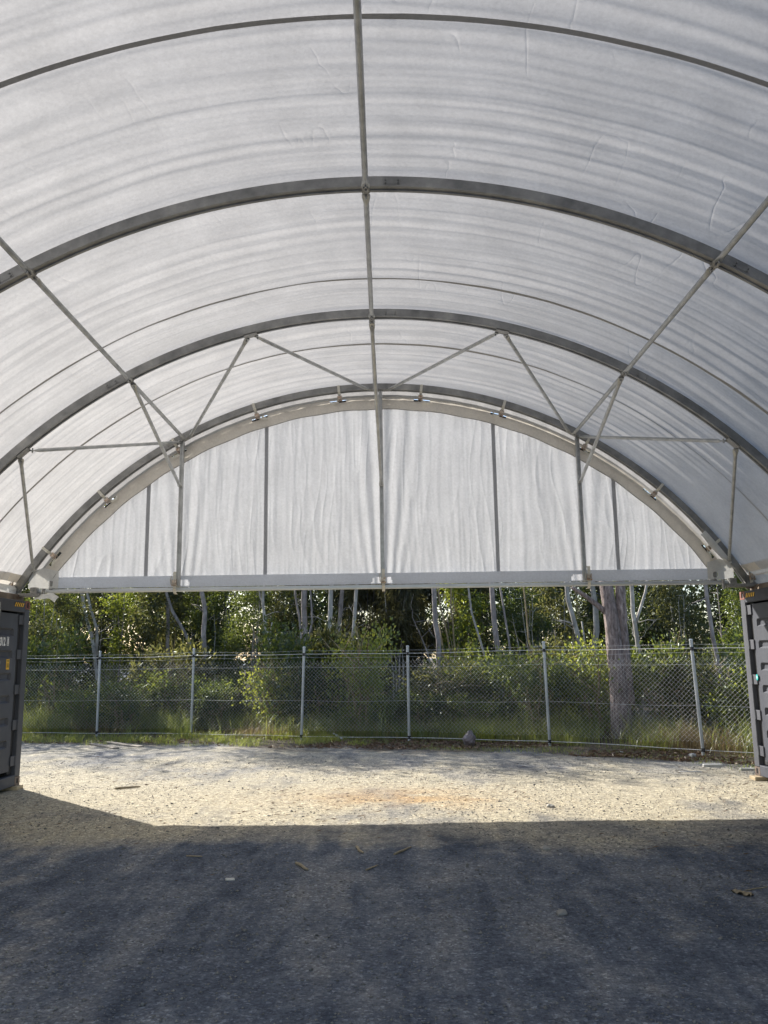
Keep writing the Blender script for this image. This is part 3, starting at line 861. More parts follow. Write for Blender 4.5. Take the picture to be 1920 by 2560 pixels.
def container(loc, rz, label):
    t = empty('shipping_container', (0, 0, 0), label, 'container', 'shipping containers either side of the opening')
    W, H, Ln = 1.219, 2.591, 6.058
    for sy in (-1, 1):
        MB().box((-.09, sy * (W - .08), H / 2), (.18, .16, H - .24), bev=.008).build('corner_post', M['paint_post'], t)
        MB().box((-Ln + .08, sy * (W - .08), H / 2), (.16, .16, H - .24), bev=.008).build('corner_post', M['paint_post'], t)
        for z, mt in ((.059, M['casting_low']), (H - .059, M['casting'])):
            for x in (-.089, -Ln + .089):
                mb = MB(); c = Vector((x, sy * (W - .081), z)); hx, hy, hz = .089, .081, .059
                # casting body as a frame round its oval hole on the tunnel face
                f = 1 if x > -1 else -1
                mb.box(c - Vector((f * .012, 0, 0)), (.178 - .024, .162, .118))
                for dy in (-1, 1): mb.box(c + Vector((f * (hx - .006), dy * .0565, 0)), (.014, .049, .118))
                for dz in (-1, 1): mb.box(c + Vector((f * (hx - .006), 0, dz * .048)), (.014, .064, .022))
                co = mb.build('corner_casting', mt, t)
                MB().box(c + Vector((f * (hx - .0105), 0, 0)), (.002, .062, .072)).build('hole', M['dark'], co)  # dark plate stands in for the shaded hole
    hd = MB().box((-.045, 0, H - .085), (.09, 2 * W - .324, .165), bev=.006); hd.build('header', M['paint'], t)
    MB().box((-.05, 0, .075), (.10, 2 * W - .324, .145), bev=.006).build('sill', M['paint'], t)
    # dark strip stands in for the shaded gap between posts and doors
    for sy in (-1, 1):
        MB().box((-.066, sy * (W - .225), 1.29), (.012, .14, 2.25)).build('shade_gap_strip', M['gap'], t)
    for sy in (-1, 1):
        # door leaf: edges |y| .005 .. .925, troughs
        y0, y1 = .006, W - .295
        ycuts = [y0, .10, .13, y1 - .15, y1 - .118, y1]
        zt = [2.395]; dep = [0]
        for k in range(6):
            a = 2.185 - .307 * k
            zt += [a, a - .025, a - .085, a - .11]; dep += [0, 1, 1, 0]
        zt.append(.215); dep.append(0)
        P = []
        for z, d in zip(zt, dep):
            row = []
            for j, yy in enumerate(ycuts):
                row.append(Vector((-.032 - (.036 * d if j in (2, 3) else 0), sy * yy, z)))
            P.append(row)
        mb = MB().grid(P); n = len(mb.v)
        back = [Vector((-.09, p[1], p[2])) for p in (P[0][0], P[0][-1], P[-1][-1], P[-1][0])]
        fr = [P[0][0], P[0][-1], P[-1][-1], P[-1][0]]
        mb.add(fr + back, [(0, 1, 5, 4), (1, 2, 6, 5), (2, 3, 7, 6), (3, 0, 4, 7), (4, 5, 6, 7)])
        dr = mb.build('door', M['paint'], t)
        for k in range(5):
            z = 2.315 - .492 * k
            hb = MB().box((-.022, sy * (W - .20), z), (.018, .20, .135), bev=.003)
            hb.tube([(-.010, sy * (W - .165), z - .062), (-.010, sy * (W - .165), z + .062)], .017, 8)
            hb.build('hinge', M['paint_post'], dr)
        for yy in (.09, .19):
            lr = MB().tube([(.025, sy * yy, .08), (.025, sy * yy, 2.52)], .017, 8)
            for z in (.2, .75, 1.35, 1.95, 2.4): lr.box((.008, sy * yy, z), (.05, .09, .05), bev=.003)
            lr.box((.045, sy * (yy - .03), 1.15), (.012, .10, .03))
            lr.build('lock_rod', M['bolt'], dr)
    # corrugated sides, far end, roof
    def corr(axis_pts, z0, z1, nrm):
        P0, P1, k = [], [], 0
        for p in axis_pts:
            q = Vector(p) + Vector(nrm) * (.018 if (k // 2) % 2 else -.018)
            P0.append(Vector((q.x, q.y, z0))); P1.append(Vector((q.x, q.y, z1))); k += 1
        return MB().grid([P0, P1])
    xs = np.linspace(-.2, -Ln + .17, 84)
    for sy in (-1, 1):
        corr([(x, sy * (W - .03), 0) for x in xs], .16, H - .06, (0, sy, 0)).build('side_panel', M['paint'], t)
        MB().box((-Ln / 2, sy * (W - .03), .08), (Ln - .36, .05, .15)).build('side_rail', M['paint_post'], t)
        MB().box((-Ln / 2, sy * (W - .03), H - .04), (Ln - .36, .05, .06)).build('side_rail', M['paint_post'], t)
    corr([(-Ln + .03, y, 0) for y in np.linspace(-W + .17, W - .17, 34)], .0, H - .01, (1, 0, 0)).build('end_panel', M['paint'], t)
    P = []
    for x in np.linspace(-.09, -Ln + .02, 84):
        k = len(P); z = H - .022 + (.012 if (k // 2) % 2 else 0)
        P.append([Vector((x, -W + .03, z)), Vector((x, W - .03, z))])
    MB().grid(P).build('roof_panel', M['paint'], t)
    MB().box((-Ln / 2, 0, .155), (Ln - .3, 2 * W - .2, .03)).build('floor_panel', M['dark'], t)
    # hazard stripes at both ends of the header
    for sy in (-1, 1):
        pl = MB().box((.0022, sy * .86, 2.525), (.003, .30, .062)).build('hazard_plate', M['black_ink'], t)
        for k in range(5):
            a = sy * .86 - .125 + k * .060
            sh = .034
            v = [(.0052, a - .012 - sh / 2, 2.496), (.0052, a + .016 - sh / 2, 2.496), (.0052, a + .016 + sh / 2, 2.554), (.0052, a - .012 + sh / 2, 2.554)]
            v2 = [(.004, y, z) for _, y, z in v]
            MB().add(v + v2, [(0, 1, 2, 3), (4, 7, 6, 5), (0, 4, 5, 1), (1, 5, 6, 2), (2, 6, 7, 3), (3, 7, 4, 0)]).build('stripe', M['yellow'], pl)
    t.location = loc; t.rotation_euler = (0, 0, rz)
    return t

def dup(root, loc, rz, label):
    r = root.copy(); C.objects.link(r); r.location = loc; r.rotation_euler = (0, 0, rz); r['label'] = label
    for ch in list(root.children):
        c = ch.copy(); C.objects.link(c); c.parent = r
        for g in ch.children:
            d = g.copy(); C.objects.link(d); d.parent = c
    return r

XL, XR, CYW = -5.27, 5.21, 12.23 - 1.219
proto = container((XL, CYW, .05), 0, 'charcoal shipping container with white numbers and yellow sticker on its door')
cR = dup(proto, (XR, CYW, .05), PI, 'charcoal shipping container with sunlit hinged door and teal dot sticker')
for k in (1, 2, 3):
    dup(proto, (XL, CYW - 2.50 * k, .05), 0, 'charcoal shipping container further inside on the numbered container\'s side, place %s from it' % ('one', 'two', 'three')[k - 1])
    dup(proto, (XR, CYW - 2.50 * k, .05), PI, 'charcoal shipping container further inside on the teal dot container\'s side, place %s from it' % ('one', 'two', 'three')[k - 1])
# lettering and stickers
place_text(proto, '90312', .565, 1.945, .155, .66, M['white_ink'], x=-.0315)
bx = MB(True).box((-.0305, .638, 2.003), (.003, .058, .122)).build('check_digit_box', M['white_ink'], proto)
MB(True).box((-.0288, .638, 2.003), (.002, .044, .106)).build('box_field', M['paint'], bx)
place_text(proto, '0', .655, 1.958, .125, .55, M['white_ink'], x=-.0268)
place_text(proto, 'G2', .445, 1.640, .145, .66, M['white_ink'], x=-.0315)
lb = MB(True).box((-.0305, .676, 1.685), (.003, .092, .140)).build('yellow_sticker', M['yellow'], proto)
lp = MB(True)
for z, w in ((1.738, .07), (1.722, .06)):
    lp.box((-.0285, .676, z), (.002, w, .007))
for k in range(4): lp.box((-.0285, .648 + .019 * k, 1.665), (.002, .007, .05))
lp.box((-.0285, .676, 1.70), (.002, .07, .006))
lp.build('sticker_print', M['black_ink'], lb)
mb = MB(True); n = 18
c = (.0, -.905, 1.365)
vs = [(-.010, c[1] + .030 * math.cos(2 * PI * k / n), c[2] + .042 * math.sin(2 * PI * k / n)) for k in range(n)]
vs += [(-.014, y, z) for _, y, z in vs]
mb.add(vs, [tuple(range(n)), tuple(range(n, 2 * n))[::-1]] + [(k, n + k, n + (k + 1) % n, (k + 1) % n) for k in range(n)])
dt = mb.build('teal_sticker', M['teal'], cR)
mb = MB(True)
vs = [(-.0085, c[1] + .010 * math.cos(2 * PI * k / n), c[2] + .022 * math.sin(2 * PI * k / n)) for k in range(n)]
mb.add(vs, [tuple(range(n))]); mb.build('sticker_print', M['white_ink'], dt)
for loc, rz, lab in (((-5.42, 12.12, 0), .03, 'flat pale timber packer under the numbered container corner'),
                     ((5.32, 12.10, 0), -.05, 'flat pale timber packer under the teal dot container corner')):
    o = MB().box((0, 0, .022), (.42, .22, .05), bev=.006).build('timber_packer', M['wood'], None)
    o.location = loc; o.rotation_euler = (0, 0, rz)
    tag(o, lab, 'timber block', 'timber packers under the containers')

# ------------------------------------------------------------------ chain-link fence
fence = empty('chain_link_fence', (-1.9, 18.6, 0), 'galvanised chain link fence with barbed wire along the edge of the wood', 'fence')
PX = list(zip(FX, FY))[0:9]
def gz1(x, y): return float(ground_z(np.array([x]), np.array([y]))[0])
def fence_part_tubes(name, P, Q, r, mat, sides=4):
    """many short straight wires as one mesh"""
    P = np.asarray(P); Q = np.asarray(Q)
    d = Q - P; d = d / np.linalg.norm(d, axis=1, keepdims=True)
    ref = np.where(np.abs(d[:, 2:3]) > .9, np.array([[1., 0, 0]]), np.array([[0., 0, 1.]]))
    a = np.cross(d, ref); a /= np.linalg.norm(a, axis=1, keepdims=True); b = np.cross(d, a)
    rings = []
    for k in range(sides):
        an = 2 * PI * k / sides; o = (a * math.cos(an) + b * math.sin(an)) * r
        rings.append((P + o, Q + o))
    V = np.stack([x for pr in rings for x in pr], 1)       # n, 2*sides, 3
    n = len(P); V = V - np.array(fence.location)
    base = (np.arange(n) * 2 * sides)[:, None]
    F = np.concatenate([base + np.array([[2 * k, 2 * ((k + 1) % sides), 2 * ((k + 1) % sides) + 1, 2 * k + 1]]) for k in range(sides)])
    return mobj(name, mesh_np(name, V.reshape(-1, 3), F), mat, fence)
HP = 2.0
post_tilt = {2: (-.015, .02), 3: (.02, .0), 4: (.055, .0), 5: (.0, .0), 6: (-.035, .0), 7: (-.07, .0)}
tops = []
for i, (x, y) in enumerate(PX):
    z0 = gz1(x, y); tx, ty = post_tilt.get(i, (0, 0))
    top = Vector((x + tx, y + ty, HP + .015 * math.sin(i * 2.3)))
    tops.append(top)
    mb = MB().tube([(x, y, z0 - .1), top], .029, 12)
    po = mb.build('post', M['fence'], fence, False)
    MB().tube([top + Vector((0, 0, -.012)), top + Vector((0, 0, .012)), top + Vector((0, 0, .022))], [.034, .034, .016], 12).build('cap', M['fence'], po)
    tb = MB()
    for z in (.09, 1.85):
        p = Vector((x, y, z0)).lerp(top, z / HP)
        tb.tube([p + Vector((0, 0, -.03)), p + Vector((0, 0, .03))], .036, 10)
        tb.box(p + Vector((0, -.035, -.012)), (.03, .03, .05))
    tb.build('tie', M['tie'], po)
def along(z, sag=.012, wob=.006, seed=0):
    """points of a wire strung at height z from post to post"""
    pts = []
    for i in range(len(PX) - 1):
        a = Vector((PX[i][0], PX[i][1], 0)).lerp(tops[i], z / HP); b = Vector((PX[i + 1][0], PX[i + 1][1], 0)).lerp(tops[i + 1], z / HP)
        for k in range(12):
            t = k / 12
            p = a.lerp(b, t); p.y -= .030
            p.z += -sag * 4 * t * (1 - t) + wob * math.sin(5.1 * (i + t) + seed) * math.sin(PI * t)
            pts.append(p)
    b = Vector((PX[-1][0], PX[-1][1] - .03, z)); pts.append(b)
    return pts
for z, r, nm, mt, sg in ((1.925, .0019, 'barbed_wire', 'wire', .012), (1.785, .0019, 'barbed_wire', 'wire', .02), (1.855, .0044, 'top_cable', 'cable', .006),
                         (1.575, .0026, 'line_wire', 'wire', .015), (.855, .0024, 'line_wire', 'wire', .02), (.085, .0048, 'bottom_cable', 'cable', -.004)):
    pts = along(z, sg, .008, z * 9)
    mb = MB().tube(pts, r, 6)
    if nm == 'barbed_wire':
        rb = random.Random(int(z * 1000))
        for i in range(len(pts) - 1):
            p = pts[i].lerp(pts[i + 1], rb.random())
            for q in range(2):
                d = Vector((rb.uniform(-1, 1), rb.uniform(-1, 1), rb.uniform(-1, 1))).normalized() * .014
                mb.tube([p - d, p + d], .0014, 4)
    mb.build(nm, M[mt], fence)
# woven mesh, one panel per bay: zigzag wires hooked into each other
W2 = .0425
for i in range(len(PX) - 1):
    a = np.array([PX[i][0], PX[i][1], 0]); b = np.array([PX[i + 1][0], PX[i + 1][1], 0])
    Lb = np.linalg.norm(b - a); n = int(round(Lb / W2)); w = Lb / n
    zs = np.linspace(.20, 1.685, 38)
    K, J = np.meshgrid(np.arange(n), np.arange(len(zs)), indexing='ij')
    side = (J + K) % 2
    u = (K + side) * w
    lean = .012 * np.sin(u * 1.7 + i) + .010 * np.sin(J * .23 + i)
    zz = zs[J] + .012 * np.sin(u * 2.1 + i * 1.3) + .008 * np.sin(u * 5.3 + J * .2)
    if i in (2, 3): u = u + .022 * np.sin(J * .30 + u * .8) * np.sin(PI * u / Lb)
    d = (b - a) / Lb; nrm = np.array([d[1], -d[0], 0])
    P = a + d * u[..., None] + nrm * (.036 + lean * .5 + .003 * side)[..., None]
    P[..., 2] = zz
    A = P[:, :-1].reshape(-1, 3); B = P[:, 1:].reshape(-1, 3)
    # twisted tips
    T0 = P[:, -1]; T1 = T0 + np.array([0, 0, .028]) + d * np.where(side[:, -1] > 0, .006, -.006)[:, None]
    fence_part_tubes('mesh_panel', np.concatenate([A, T0]), np.concatenate([B, T1]), .0019, M['wire'], 3)

# ------------------------------------------------------------------ leaves
def leaf_arrays(base, dirs, length, width, rng, fold=.25, droop=0.0):
    """rhombic folded leaves: 4 verts, 2 tris each"""
    n = len(base)
    d = dirs / np.linalg.norm(dirs, axis=1, keepdims=True)
    rv = rng.normal(size=(n, 3)); s = np.cross(d, rv); s /= np.linalg.norm(s, axis=1, keepdims=True) + 1e-9
    nn = np.cross(d, s)
    L = length[:, None]; Wd = width[:, None]
    mid = base + d * L * .42 + nn * L * .05
    l = mid + s * Wd * .5 + nn * Wd * fold; r = mid - s * Wd * .5 + nn * Wd * fold
    tip = base + d * L; tip[:, 2] -= droop * length
    V = np.stack([base, l, tip, r], 1).reshape(-1, 3)
    b = (np.arange(n) * 4)[:, None]
    F = np.concatenate([b + np.array([[0, 2, 1]]), b + np.array([[0, 3, 2]])])
    # keep each leaf's two faces together
    F = np.stack([b + np.array([[0, 2, 1]]), b + np.array([[0, 3, 2]])], 1).reshape(-1, 3)
    return V, F

def clustered(rng, centres, per, spread):
    n = len(centres)
    idx = np.repeat(np.arange(n), per)
    p = centres[idx] + rng.normal(size=(n * per, 3)) * spread
    return p, p - centres[idx]

def foliage_mesh(name, seed, centres_fn, ncl, per, spread, L, W, up=.1, droop=0.0):
    rng = rngs(seed)
    c = centres_fn(rng, ncl)
    p, d = clustered(rng, c, per, spread)
    d = d + rng.normal(size=d.shape) * spread * .7 + np.array([0, 0, up * spread])
    ln = rng.uniform(L[0], L[1], len(p)); wd = ln * rng.uniform(W[0], W[1], len(p))
    V, F = leaf_arrays(p, d, ln, wd, rng, droop=droop)
    return mesh_np(name, V, F)

def ell(cx, cy, cz, rx, ry, rz, shell=.55):
    def fn(rng, n):
        v = rng.normal(size=(n, 3)); v /= np.linalg.norm(v, axis=1, keepdims=True)
        r = rng.uniform(shell, 1, n) ** .7
        r *= 1 + .25 * np.sin(v[:, 0] * 5 + seed_phase(rng)) * np.cos(v[:, 2] * 4 + v[:, 1] * 3)
        return v * r[:, None] * np.array([rx, ry, rz]) + np.array([cx, cy, cz])
    return fn
def seed_phase(rng): return rng.uniform(0, 6.28)
def multi(*fns):
    def fn(rng, n):
        k = n // len(fns)
        return np.concatenate([f(rng, k) for f in fns])
    return fn

# shared foliage meshes -------------------------------------------------------
SAP = []        # midstorey saplings of several leaf kinds, about 5.5 m tall, in separate clumps
SPEC = [((.07, .115), (.42, .62), .12, 12, 640), ((.13, .20), (.30, .42), .17, 9, 480), ((.05, .08), (.5, .7), .10, 14, 760), ((.08, .13), (.40, .55), .14, 12, 600), ((.10, .15), (.5, .65), .16, 10, 560)]
for k in range(5):
    r_ = random.Random(40 + k)
    fns = [ell(r_.uniform(-.75, .75), r_.uniform(-.5, .5), .7 + 5.0 * (j + r_.uniform(-.4, .4)) / 9, r_.uniform(.35, .85), r_.uniform(.35, .65), r_.uniform(.28, .6), .1) for j in range(10)]
    L_, W_, sp_, pe_, nc_ = SPEC[k]
    SAP.append(foliage_mesh('crown', 100 + k, multi(*fns), nc_, pe_, sp_, L_, W_, -.1, .2))
NEED = []       # drooping fine needles
for k in range(2):
    r_ = random.Random(70 + k)
    fns = [ell(r_.uniform(-.8, .8), r_.uniform(-.5, .5), r_.uniform(1.5, 5.8), r_.uniform(.7, 1.2), r_.uniform(.5, .9), r_.uniform(.5, .9), .1) for _ in range(7)]
    NEED.append(foliage_mesh('crown', 150 + k, multi(*fns), 420, 26, .10, (.16, .32), (.035, .06), -1.2, .5))
SHR = []        # low shrubs about 1.2 m
for k in range(4):
    r_ = random.Random(90 + k)
    fns = [ell(r_.uniform(-.7, .7), r_.uniform(-.4, .4), r_.uniform(.2, 1.15), r_.uniform(.2, .6), r_.uniform(.2, .45), r_.uniform(.15, .45), .1) for _ in range(7)]
    SHR.append(foliage_mesh('foliage', 170 + k, multi(*fns), 250, 11, .10, ((.05, .10), (.09, .15), (.04, .075), (.07, .12))[k], ((.42, .65), (.25, .4), (.5, .7), (.35, .5))[k], .3, .15))
CAN = []        # open high crowns
for k in range(3):
    r_ = random.Random(120 + k)
    fns = [ell(r_.uniform(-1.2, 1.2), r_.uniform(-1.0, 1.0), r_.uniform(-1.3, 1.3), r_.uniform(.6, 1.1), r_.uniform(.6, 1.0), r_.uniform(.4, .7), .1) for _ in range(7)]
    CAN.append(foliage_mesh('crown', 190 + k, multi(*fns), 84, 10, .20, (.11, .19), (.28, .45), -.2, .2))

def wobble_path(rng, p0, p1, n, amp):
    p0, p1 = Vector(p0), Vector(p1); out = []
    ox = oy = 0
    for i in range(n + 1):
        t = i / n; p = p0.lerp(p1, t)
        if 0 < i: ox += rng.uniform(-amp, amp); oy += rng.uniform(-amp, amp)
        out.append(p + Vector((ox, oy, 0)))
    return out

# visible trunks, measured: (radius, points)
TR = {
'pale_fork_l':(0.057,[(-8.77,26.00,0.44),(-8.86,26.00,0.70),(-8.98,26.00,1.20),(-9.07,26.00,1.69),(-9.15,26.00,2.28),(-9.23,26.00,2.55),(-9.34,26.00,2.87),(-9.49,26.00,3.34),(-9.60,26.00,3.89)]),
'pale_fork_l_b':(0.050,[(-9.06,26.00,1.92),(-9.06,26.00,2.41),(-9.08,26.00,2.77),(-9.15,26.00,2.97),(-9.32,26.00,3.43),(-9.44,26.00,3.89)]),
'dark_straight':(0.059,[(-6.98,27.00,0.28),(-7.04,27.00,0.89),(-7.08,27.00,1.83),(-7.11,27.00,2.27),(-7.11,27.00,2.78),(-7.13,27.00,3.33),(-7.18,27.00,4.09)]),
'slanted':(0.051,[(-6.03,26.50,0.28),(-6.08,26.50,1.14),(-6.16,26.50,2.00),(-6.29,26.50,2.35),(-6.45,26.50,2.65),(-6.67,26.50,2.98),(-6.88,26.50,3.33),(-7.05,26.50,3.84)]),
'lilac_bent':(0.067,[(-5.21,24.00,0.13),(-5.22,24.00,0.97),(-5.23,24.00,1.63),(-5.24,24.00,1.88),(-5.27,24.00,2.20),(-5.29,24.00,2.52),(-5.26,24.00,2.84),(-5.26,24.00,3.10),(-5.30,24.00,3.35),(-5.35,24.00,3.59),(-5.39,24.00,3.82)]),
'dark_wide_a':(0.135,[(-6.53,31.00,0.45),(-6.56,31.00,1.90),(-6.61,31.00,3.37),(-6.57,31.00,4.32)]),
'dark_wide_b':(0.120,[(-7.11,31.00,0.46),(-7.14,31.00,2.49),(-7.15,31.00,3.58),(-7.14,31.00,4.30)]),
's_curve':(0.044,[(-2.67,24.00,0.16),(-2.75,24.00,0.88),(-2.92,24.00,1.29),(-3.03,24.00,1.47),(-3.17,24.00,1.74),(-3.28,24.00,2.03),(-3.41,24.00,2.35),(-3.50,24.00,2.70),(-3.55,24.00,2.98),(-3.59,24.00,3.33),(-3.59,24.00,3.72)]),
's_curve_b':(0.020,[(-3.36,24.00,2.30),(-3.35,24.00,2.52),(-3.32,24.00,2.80)]),
's_curve_c':(0.017,[(-3.60,24.00,3.35),(-3.68,24.00,3.52),(-3.71,24.00,3.73)]),
'grey_main':(0.083,[(-2.31,24.50,0.12),(-2.36,24.50,1.43),(-2.38,24.50,1.84),(-2.41,24.50,2.30),(-2.43,24.50,2.77),(-2.45,24.50,3.23),(-2.44,24.50,3.77)]),
'grey_main_b':(0.035,[(-2.47,24.40,1.72),(-2.52,24.40,2.29),(-2.58,24.40,2.99),(-2.65,24.40,3.34),(-2.71,24.40,3.74)]),
'grey_main_c':(0.030,[(-2.32,24.40,1.83),(-2.28,24.40,2.44),(-2.19,24.40,2.81),(-2.21,24.40,3.22),(-2.26,24.40,3.74)]),
'lichen':(0.067,[(-1.54,23.00,0.11),(-1.58,23.00,1.29),(-1.61,23.00,1.83),(-1.61,23.00,2.26),(-1.58,23.00,2.70),(-1.55,23.00,3.13),(-1.55,23.00,3.64)]),
'back_lean':(0.068,[(-1.40,25.50,0.28),(-1.46,25.50,1.71),(-1.48,25.50,2.07),(-1.48,25.50,2.56),(-1.43,25.50,3.03),(-1.36,25.50,3.84)]),
'lean_right':(0.052,[(-1.13,24.00,0.08),(-1.10,24.00,1.06),(-1.08,24.00,1.71),(-1.05,24.00,2.05),(-0.97,24.00,2.50),(-0.92,24.00,2.95),(-0.87,24.00,3.69)]),
'purple_a':(0.072,[(1.47,23.00,0.07),(1.44,23.00,0.93),(1.43,23.00,1.36),(1.42,23.00,1.79),(1.41,23.00,2.22),(1.34,23.00,2.66),(1.34,23.00,3.09),(1.33,23.00,3.67)]),
'sapling_a':(0.023,[(1.82,23.60,0.13),(1.78,23.60,1.77),(1.71,23.60,2.33),(1.61,23.60,2.84),(1.52,23.60,3.12),(1.48,23.60,3.67)]),
'sapling_b':(0.022,[(1.68,23.20,0.16),(1.63,23.20,1.34),(1.50,23.20,2.23),(1.45,23.20,2.66)]),
'sapling_c':(0.023,[(2.02,23.90,0.11),(1.96,23.90,1.72),(1.91,23.90,2.23),(1.89,23.90,2.68),(1.85,23.90,3.14),(1.87,23.90,3.69)]),
'thin_dark':(0.019,[(1.32,24.50,0.19),(1.22,24.50,1.66),(1.15,24.50,1.91),(1.00,24.50,2.31),(0.81,24.50,2.76)]),
'diag_pale':(0.027,[(2.79,22.00,0.12),(2.75,22.00,0.95),(2.70,22.00,1.25),(2.63,22.00,1.56),(2.55,22.00,1.81),(2.45,22.00,2.17),(2.34,22.00,2.52),(2.24,22.00,2.91),(2.19,22.00,3.55)]),
'purple_b':(0.071,[(3.02,22.50,0.08),(3.01,22.50,0.92),(3.00,22.50,1.34),(2.97,22.50,1.87),(2.94,22.50,2.30),(2.89,22.50,2.72),(2.88,22.50,3.15),(2.86,22.50,3.60)]),
'thin_beside':(0.027,[(3.27,22.20,0.10),(3.27,22.20,1.13),(3.26,22.20,1.76),(3.23,22.20,2.18),(3.15,22.20,2.81),(3.08,22.20,3.34),(3.05,22.20,3.58)]),
'thin_tan':(0.020,[(3.68,20.50,0.22),(3.63,20.50,0.99),(3.61,20.50,1.27),(3.57,20.50,1.81),(3.47,20.50,2.14),(3.45,20.50,2.72),(3.41,20.50,3.43)]),
'curved':(0.067,[(5.49,23.00,0.02),(5.47,23.00,1.18),(5.33,23.00,1.67),(5.29,23.00,2.06),(5.22,23.00,2.39),(5.15,23.00,2.82),(5.04,23.00,3.26),(5.01,23.00,3.62)]),
'curved_b':(0.028,[(5.48,23.00,1.29),(5.47,23.00,1.69),(5.42,23.00,2.27),(5.39,23.00,2.67)]),
'curved_c':(0.022,[(5.14,23.00,2.53),(5.04,23.00,2.64),(4.89,23.00,2.68),(4.75,23.00,2.71)]),
'mid_pale':(0.079,[(5.59,23.20,0.11),(5.63,23.20,1.29),(5.73,23.20,1.95),(5.82,23.20,2.39),(5.83,23.20,3.04),(5.79,23.20,3.62)]),
'big_l':(0.205,[(4.90,17.76,-0.02),(4.89,17.76,0.73),(4.86,17.76,1.23),(4.82,17.76,1.73),(4.80,17.76,2.24),(4.75,17.76,2.74),(4.73,17.76,3.20)]),
'big_r':(0.118,[(5.05,17.76,0.73),(5.04,17.76,1.22),(5.02,17.76,1.73),(5.01,17.76,2.23),(5.01,17.76,2.73),(5.03,17.76,3.19)]),
'big_limb':(0.060,[(4.66,17.76,2.65),(4.55,17.76,2.76),(4.25,17.76,3.00),(3.98,17.76,3.19)]),
'white_fork':(0.050,[(5.55,18.74,-0.03),(5.60,18.74,1.02),(5.61,18.74,1.37),(5.61,18.74,1.72),(5.61,18.74,2.08),(5.58,18.74,2.43),(5.55,18.74,2.69),(5.55,18.74,2.96),(5.56,18.74,3.29)]),
'white_fork_b':(0.032,[(5.62,18.74,2.46),(5.66,18.74,2.60),(5.73,18.74,2.82),(5.86,18.74,3.14),(5.90,18.74,3.27)]),
'right_thin':(0.048,[(7.92,20.00,0.02),(7.93,20.00,0.95),(7.91,20.00,1.36),(7.86,20.00,1.75),(7.80,20.00,2.17),(7.77,20.00,2.54),(7.74,20.00,3.02),(7.70,20.00,3.37)]),
'right_thin_b':(0.015,[(7.71,20.00,3.08),(7.56,20.00,3.01),(7.37,20.00,2.95)]),
'hanging':(0.015,[(7.75,21.00,2.97),(7.78,21.00,3.19),(7.81,21.00,3.47)]),
}
